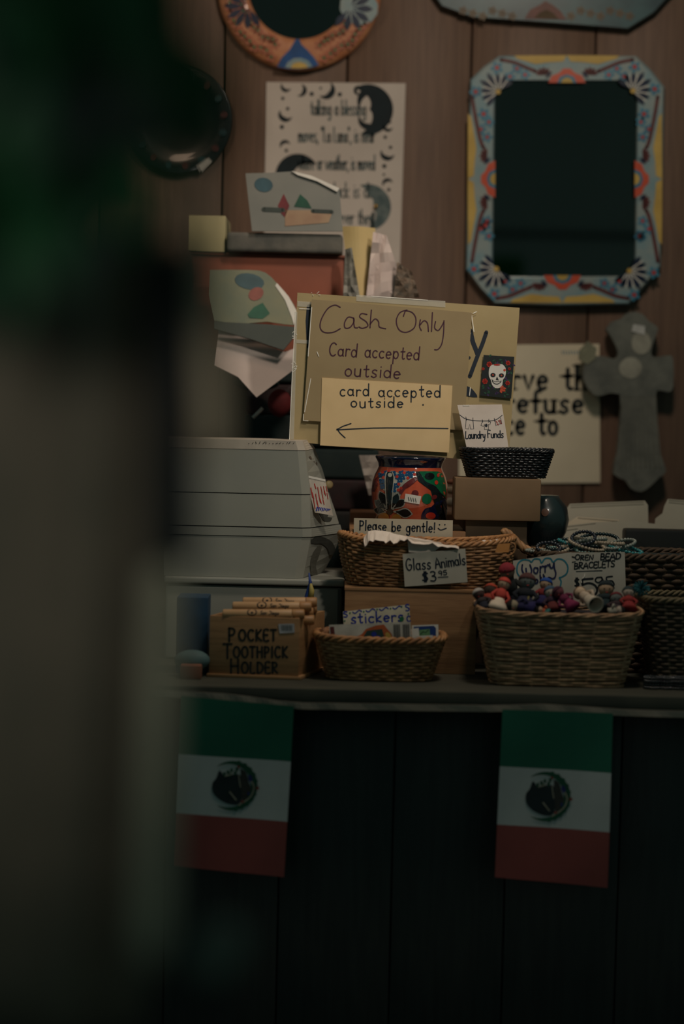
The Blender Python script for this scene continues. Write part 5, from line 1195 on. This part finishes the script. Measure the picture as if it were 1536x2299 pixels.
make('brown_band', MB().tube([P(699, 1360, 3.553), P(699, 1341, 3.553)], [.006, .0056], 10), mat('figure_brown', (120, 60, 38), .6), t, smooth=True)

# ================================================================== sticker basket
sy = 3.43
basket('woven_basket', 'small low wicker basket holding stickers in front of the wooden box', X(852, sy, 1480), sy, CZ + .001, Z(1438, sy - .05, 850), (.088, .044), (.112, .055), 13, (WICK, WINS, WICKR), 22, 3.6, rim_r=.0042, sag=lambda x: .004 * abs(x) ** 3)
s1 = Flat(850, 1400, 3.455, 6)
t = thing('sticker_sign', 'white card reading stickers with a blue squiggle border', 'card', s1.at(850, 1450))
make('card', sheet_mb(s1, [(770, 1373), (919, 1357), (926, 1470), (776, 1474)], .001), mat('sticker_white', (222, 212, 188), .7), t)
mb = MB()
def sq(x0, y0, x1, y1, n=1):
    pts = [(x0 + (x1 - x0) * i / 8, y0 + (y1 - y0) * i / 8 + 3.2 * math.sin(i / 8 * 2 * PI)) for i in range(9)]; ribbon(mb, s1, pts, 2.6)
for i in range(4): sq(792 + i * 30, 1374 - i * 3.2, 812 + i * 30, 1373 - i * 3.2)
write(mb, s1, 'S', 772, 1386, 781, 1385, 12, 3); write(mb, s1, 'S', 911, 1372, 920, 1371, 14, 3); write(mb, s1, 'C', 914, 1396, 923, 1395, 12, 3)
write(mb, s1, 'stickers', 788, 1400, 906, 1394, 24, 3.6, .0004, .02)
make('blue_writing', mb, BLUEINK, t)
mb = MB()
for x, y in ((786, 1376), (817, 1373), (847, 1368), (877, 1366), (902, 1362), (917, 1378), (774, 1394)): blob(mb, s1, x, y, 2, 2, 0, .0006, 1, 7)
blob(mb, s1, 902, 1390, 5, 6, 30, .0008, 1, 9); make('green_dots', mb, GREENP, t)
def stk(label, pts, Y, m, draw=None, lean=5):
    f = Flat(sum(p[0] for p in pts) / 4, sum(p[1] for p in pts) / 4, Y, lean)
    t = thing('sticker_pack', label, 'sticker', f.at(pts[2][0], pts[2][1]), 'sticker packs standing in the small wicker basket')
    make('backing_card', sheet_mb(f, pts, .0012), m, t)
    if draw: draw(t, f)
def d1(t, f):
    mb = MB(); fillpoly(mb, f, [(790, 1450), (795, 1432), (812, 1424), (822, 1412), (845, 1404), (862, 1402), (868, 1410), (880, 1424), (886, 1450)]); make('orange_print', mb, mat('print_orange', (190, 92, 44), .6), t)
    mb = MB(); fillpoly(mb, f, [(812, 1436), (824, 1416), (858, 1412), (866, 1440)], .0007); make('dark_print', mb, mat('print_darkgreen', (36, 66, 60), .6), t)
    mb = MB(); blob(mb, f, 840, 1424, 6, 6, 0, .001, 1, 8); blob(mb, f, 850, 1430, 4, 4, 0, .001, 1, 8); make('blue_print', mb, BLUEINK, t)
    mb = MB(); blob(mb, f, 872, 1428, 6, 10, -30, .0009, 1, 8); make('yellow_print', mb, YELLOW, t)
    mb = MB()
    for x0 in (884, 905):
        for i in range(6): ribbon(mb, f, [(x0 + i * 2.6, 1402), (x0 + 1 + i * 2.6, 1434)], 1.1 + (i % 2) * .6, .0006)
    make('barcode', mb, INK, t)
    mb = MB(); fillpoly(mb, f, [(741, 1407), (750, 1407), (752, 1426), (743, 1426)], .0006); make('brown_print', mb, MAROON, t)
stk('white sticker pack with orange print and two barcodes at the front', [(739, 1403), (922, 1396), (926, 1462), (742, 1464)], 3.415, mat('sticker_card', (206, 200, 188), .5), d1)
def d2(t, f):
    mb = MB(); fillpoly(mb, f, [(929, 1407), (974, 1405), (979, 1410), (979, 1440), (929, 1440)]); make('blue_print', mb, mat('print_blue', (24, 60, 130), .5), t)
    mb = MB(); fillpoly(mb, f, [(942, 1414), (965, 1412), (966, 1426), (940, 1428)], .0008); make('green_print', mb, mat('print_lightgreen', (110, 160, 110), .5), t)
    mb = MB(); ribbon(mb, f, [(944, 1424), (950, 1418), (956, 1420), (962, 1414)], 1.4, .001); make('line_print', mb, INK, t)
stk('white edged blue sticker pack at the right end of the basket', [(925, 1404), (984, 1402), (986, 1462), (926, 1464)], 3.435, WHITE, d2)
stk('small white sticker pack between the barcode pack and the blue one', [(924, 1412), (940, 1410), (944, 1450), (926, 1452)], 3.424, WHITE)
stk('low white sticker pack before the blue one', [(930, 1428), (972, 1426), (976, 1460), (934, 1462)], 3.418, WHITE)
crumple([(716, 1412), (742, 1406), (742, 1440), (722, 1440)], 3.43, .003, 'tan_paper_scrap', 'crumpled tan paper scrap at the left end of the sticker basket', 'paper', mat('tan_scrap', (206, 150, 112), .7), nu=4, nv=4, seed=6)

# small things left of the toothpick box, seen past the near cloth
tag(make('blue_box', MB().box(X(396, 3.42, 1390), X(466, 3.42, 1390), 3.43, 3.50, CZ, Z(1342, 3.42, 430)), mat('small_box_blue', (26, 66, 96), .6), bevel=.003), 'small blue box left of the toothpick box', 'box')
tag(make('grey_pouch', MB().ball(P(432, 1482, 3.40), .026, 16, 10, (1.2, .8, .7)), mat('pouch_teal', (82, 112, 114), .7), smooth=True), 'pale teal cloth pouch before the small blue box', 'pouch')
tag(make('orange_block', MB().box(X(405, 3.36, 1500), X(452, 3.36, 1500), 3.36, 3.385, CZ, Z(1494, 3.36, 430)), mat('block_orange', (138, 84, 60), .7), bevel=.003), 'small orange-brown block near the counter edge, left of the toothpick box', 'block')

# ================================================================== string of flags
YFG = 3.275
sv = Flat(900, 1590, YFG)
pth = dens([(240, 1549), (420, 1560), (500, 1564), (560, 1571), (620, 1580), (680, 1585), (760, 1586), (900, 1588), (1100, 1591), (1220, 1588), (1300, 1593), (1400, 1600), (1536, 1604), (1700, 1608)], 6)
mb = MB(); n = len(pth); top = [sv.at(x, y - 7.5, .0006 * math.sin(i)) for i, (x, y) in enumerate(pth)]; bot = [sv.at(x, y + 7.5, .0006 * math.cos(i)) for i, (x, y) in enumerate(pth)]
mb.add(top + bot, [(i, i + 1, n + i + 1, n + i) for i in range(n - 1)])
tag(make('bunting_tape', mb, mat('bunting_tape', (158, 146, 132), .8, (144, 134, 120), 30), solid=.0012), 'long pale tape stretched along the counter edge carrying the flags', 'tape')
def flag(label, c4, rows, emblem, seed):
    """c4 corner pixels TL TR BR BL; rows: two (left, right) pixel heights where the colours change"""
    ph = seed
    class F(Flat):
        def at(s, px, py, off=0):
            u = (px - c4[3][0]) / 260; v = (py - c4[0][1]) / 380
            return Flat.at(s, px, py, off + .004 * math.sin(u * 5 + ph) * max(0, v) + .003 * math.sin(v * 4 + u * 3 + ph))
    f = F(c4[0][0], c4[0][1], YFG - .004)
    t = thing('flag', label, 'flag', P((c4[0][0] + c4[1][0]) / 2, c4[2][1], YFG), 'green, white and red flags hung along the counter')
    def lr(v, side): 
        a, b = (c4[0], c4[3]) if side == 0 else (c4[1], c4[2])
        return (a[0] + (b[0] - a[0]) * (v - a[1]) / (b[1] - a[1]), v)
    edges = [(c4[0], c4[1])] + [(lr(a, 0), lr(b, 1)) for a, b in rows] + [(c4[3], c4[2])]
    for nm, m, (a, b), (d_, c_) in zip(('green_stripe', 'white_stripe', 'red_stripe'), (mat('flag_green', (26, 106, 82), .6, (22, 98, 76), 12), mat('flag_white', (200, 204, 202), .6, (190, 194, 192), 12), mat('flag_red', (154, 76, 70), .6, (144, 70, 65), 12)), edges[:-1], edges[1:]):
        make(nm, sheet_mb(f, [a, b, c_, d_], .0004, 10, 6), m, t)
    ex, ey = emblem; k = 1.0
    dk, gr, br, bu, wh = (MB() for _ in range(5))
    crescent(gr, f, ex - 6, ey, 56, 0, .26, .0008, 1.25, 26)
    for i in range(11):
        a = math.radians(-78 + i * 15.6); petal(gr, f, ex - 6 + 44 * math.cos(a), ey + 50 * math.sin(a), ex - 6 + 58 * math.cos(a + .12), ey + 58 * math.sin(a + .12), 9, .001)
    fillpoly(dk, f, smooth2([(ex - 52, ey + 4), (ex - 50, ey - 8), (ex - 42, ey - 18), (ex - 36, ey - 34), (ex - 30, ey - 30), (ex - 26, ey - 24), (ex - 12, ey - 24), (ex + 2, ey - 26), (ex + 12, ey - 22), (ex + 16, ey), (ex + 16, ey + 24), (ex + 8, ey + 42), (ex - 12, ey + 42), (ex - 34, ey + 32), (ex - 48, ey + 18), (ex - 52, ey + 4)], 3), .0008)
    for x, y in ((-8, -36), (0, -30), (-16, -32), (4, -38), (-24, -28), (-12, -26)): petal(gr, f, ex + x, ey + y + 8, ex + x, ey + y - 4, 7, .001)
    fillpoly(br, f, smooth2([(ex + 12, ey - 38), (ex + 24, ey - 30), (ex + 30, ey - 8), (ex + 36, ey + 8), (ex + 28, ey + 26), (ex + 18, ey + 40), (ex + 14, ey + 10), (ex + 12, ey - 38)], 3), .001)
    ribbon(wh, f, smooth2([(ex + 34, ey - 14), (ex + 42, ey + 4), (ex + 34, ey + 26), (ex + 8, ey + 44)], 4), 3, .0014); ribbon(wh, f, [(ex - 12, ey + 14), (ex + 2, ey + 32)], 3, .0014); ribbon(wh, f, smooth2([(ex + 8, ey - 24), (ex + 10, ey - 8), (ex + 12, ey + 4)], 3), 2, .0014); ribbon(wh, f, [(ex - 22, ey - 22), (ex - 8, ey - 26)], 3, .0014)
    blob(bu, f, ex + 34, ey - 16, 5, 9, -15, .0014, 1, 8); blob(bu, f, ex + 30, ey + 18, 3, 4, 0, .0014, 1, 8)
    rd = MB(); blob(rd, f, ex + 50, ey + 6, 4, 4, 0, .0016, 1, 8); blob(rd, f, ex + 16, ey + 36, 4, 3, 0, .0016, 1, 8); blob(rd, f, ex + 8, ey - 42, 3, 3, 0, .0016, 1, 8)
    for nm, mb, m in (('emblem_wreath', gr, mat('emblem_green', (26, 92, 66), .6)), ('emblem_eagle', dk, mat('emblem_dark', (28, 44, 48), .6)), ('emblem_snake', br, mat('emblem_brown', (58, 58, 54), .6)), ('emblem_blue', bu, mat('emblem_blue', (40, 50, 120), .6)), ('emblem_highlights', wh, mat('emblem_pale', (176, 170, 150), .6)), ('emblem_red', rd, mat('emblem_red', (150, 64, 50), .6))):
        make(nm, mb, m, t)
    return t
flag('green, white and red flag with a round eagle emblem, left of two', [(408, 1562), (660, 1586), (638, 1970), (392, 1944)], [(1692, 1711), (1825, 1846)], (528, 1764), .3)
flag('green, white and red flag with a round eagle emblem, right of two', [(1128, 1592), (1377, 1602), (1364, 1993), (1111, 1969)], [(1720, 1736), (1851, 1868)], (1232, 1789), 1.4)

# ================================================================== near, out of focus hangings at left
def drape(name, label, cat, pts_top, pts_bot, Y, m, folds, amp, nv=14, th=.002, part='cloth'):
    """hanging cloth between an upper and a lower pixel line"""
    n = 60
    def lerp(pl, u):
        s = u * (len(pl) - 1); i = min(int(s), len(pl) - 2); f_ = s - i
        return (pl[i][0] + (pl[i + 1][0] - pl[i][0]) * f_, pl[i][1] + (pl[i + 1][1] - pl[i][1]) * f_)
    def fn(u, v):
        a, b = lerp(pts_top, u), lerp(pts_bot, u)
        x, y = a[0] + (b[0] - a[0]) * v, a[1] + (b[1] - a[1]) * v
        return P(x, y, Y + amp * math.sin(u * folds * 2 * PI + v * 1.5) + amp * .4 * math.sin(v * 7 + u * 5))
    return tag(make(name, MB().grid(fn, n, nv), m, smooth=True, solid=th), label, cat)
drape('hanging_cloth', 'out of focus beige hanging cloth filling the left side below the green one', 'cloth', [(-500, 330), (100, 560), (330, 520), (372, 420)], [(-500, 2320), (100, 2330), (250, 2330), (330, 2300)], 1.30, mat('beige_linen', (120, 110, 94), .9, (104, 98, 84), 20), 3.2, .010)
drape('hanging_strap', 'out of focus black vertical strap left of the storage bins', 'strap', [(345, 560), (400, 540), (436, 560)], [(338, 1245), (400, 1285), (440, 1240)], 1.22, mat('black_strap', (14, 22, 26), .8, (10, 16, 20), 20), .5, .002)
drape('hanging_cloth', 'out of focus pale narrow cloth fold below the black strap', 'cloth', [(330, 1290), (372, 1262), (400, 1290)], [(300, 2120), (350, 2180), (384, 2080)], 1.20, mat('pale_linen', (180, 172, 148), .9, (164, 158, 138), 20), .5, .003)
drape('hanging_cloth', 'out of focus grey-brown strip between the black strap and the stacked papers', 'cloth', [(424, 380), (456, 372), (484, 430)], [(446, 1010), (476, 1030), (506, 1000)], 1.22, mat('grey_brown_cloth', (212, 192, 164), .9, (196, 178, 152), 20), .6, .003)
rk = thing('garment_rack', 'metal rail above the picture from which the blurred near cloths hang', 'rack', (0, 1.30, 0))
RKM = mat('rack_metal', (90, 92, 92), .4, metal=.8)
make('rail', MB().tube([(-1.25, 1.30, 2.02), (1.25, 1.30, 2.02)], [.012, .012], 12), RKM, rk, smooth=True)
for sx in (-1.2, 1.2):
    make('post', MB().tube([(sx, 1.30, .02), (sx, 1.30, 2.01)], [.012, .012], 12), RKM, rk, smooth=True)
    make('foot', MB().box(sx - .02, sx + .02, 1.05, 1.55, 0, .03), RKM, rk, bevel=.004)
def cord(parent, px, py, Y):
    p = P(px, py, Y); make('cord', MB().tube([p, Vector((p.x, 1.30, 2.02))], [.0012, .0012], 6), mat('cord', (20, 24, 24), .8), parent)
cord(bpy.data.objects['hanging_cloth'], 60, 545, 1.30); cord(bpy.data.objects['hanging_strap'], 395, 545, 1.22)
cord(bpy.data.objects['hanging_cloth.001'], 372, 1264, 1.20); cord(bpy.data.objects['hanging_cloth.002'], 454, 374, 1.22)
# green foliage-like hanging, upper left
t = thing('hanging_greenery', 'out of focus dark green leafy hanging in the upper left corner', 'plant', P(60, 780, 1.0))
rnd = random.Random(31); GL = [mat('leaf_green', (18, 92, 44), .6, (12, 66, 34), 14), mat('leaf_dark', (12, 44, 32), .6, (8, 30, 26), 14)]
make('core', MB().ball(P(-60, 120, 1.12), .085, 18, 12, (1.35, .5, 1.45)), mat('leaf_core', (10, 34, 28), .9, (8, 26, 24), 20), t, smooth=True)
LM = []
for v in range(3):                                       # three leaf shapes, shared by all copies
    me = bpy.data.meshes.new('leaf_%d' % v); L = .05; W = .013 + .002 * v
    vs = []; fs = []
    for i in range(6):
        s = i / 5; w = W * abs(math.sin(PI * (.08 + .92 * s))) if i < 5 else .0005; z = -.010 * s * s
        vs += [(-w, L * s, z), (0, L * s, z + .002), (w, L * s, z)]
    for i in range(5): fs += [(3 * i, 3 * i + 1, 3 * i + 4, 3 * i + 3), (3 * i + 1, 3 * i + 2, 3 * i + 5, 3 * i + 4)]
    me.from_pydata(vs, [], fs); me.materials.append(GL[0 if v else 1]); LM.append(me)
for i in range(200):
    a = rnd.uniform(0, 2 * PI); rr = math.sqrt(rnd.random())
    x, y = -70 + 500 * rr * math.cos(a), 60 + 560 * rr * math.sin(a)
    if x < -330 or y < -260: continue
    o = bpy.data.objects.new('leaf', LM[rnd.randrange(3)]); COL.objects.link(o); o.parent = t
    o.location = P(x, y, 1.03 + rnd.uniform(-.04, .05)) - t.location
    o.rotation_euler = (rnd.uniform(-.5, .5) - PI / 2 + rnd.uniform(-.6, .6), rnd.uniform(-.6, .6), rnd.uniform(-.8, .8) + (PI if rnd.random() < .3 else 0))
cord(t, -60, 60, 1.1)
# pale bundle low at left centre
t = thing('post_finial', 'out of focus small grey-green knob on a dark post below the left flag', 'post', (P(480, 2140, 1.32).x, 1.32, 0))
make('knob', MB().ball(P(488, 2140, 1.32), .017, 16, 10, (1.1, .7, 1.5), Matrix.Rotation(.5, 3, 'Y')), mat('bundle_grey', (110, 120, 110), .9), t, smooth=True)
make('post', MB().tube([(P(480, 2190, 1.32).x, 1.32, 0), (P(480, 2190, 1.32).x, 1.32, P(480, 2165, 1.32).z)], [.010, .008], 10), mat('post_dark', (26, 34, 34), .8), t, smooth=True)
# green cloth added behind the viewer to colour the octagonal mirror's reflection
tag(make('mirror_tint_cloth', MB().grid(lambda u, v: Vector((.60 + .16 * u, .15 + .02 * math.sin(u * 14), 2.02 - .5 * v)), 24, 8), mat('mirror_tint_green', (60, 210, 110), .8), smooth=True, solid=.003), 'added green cloth behind the viewer, tinting the lower left of the tall octagonal mirror', 'cloth')
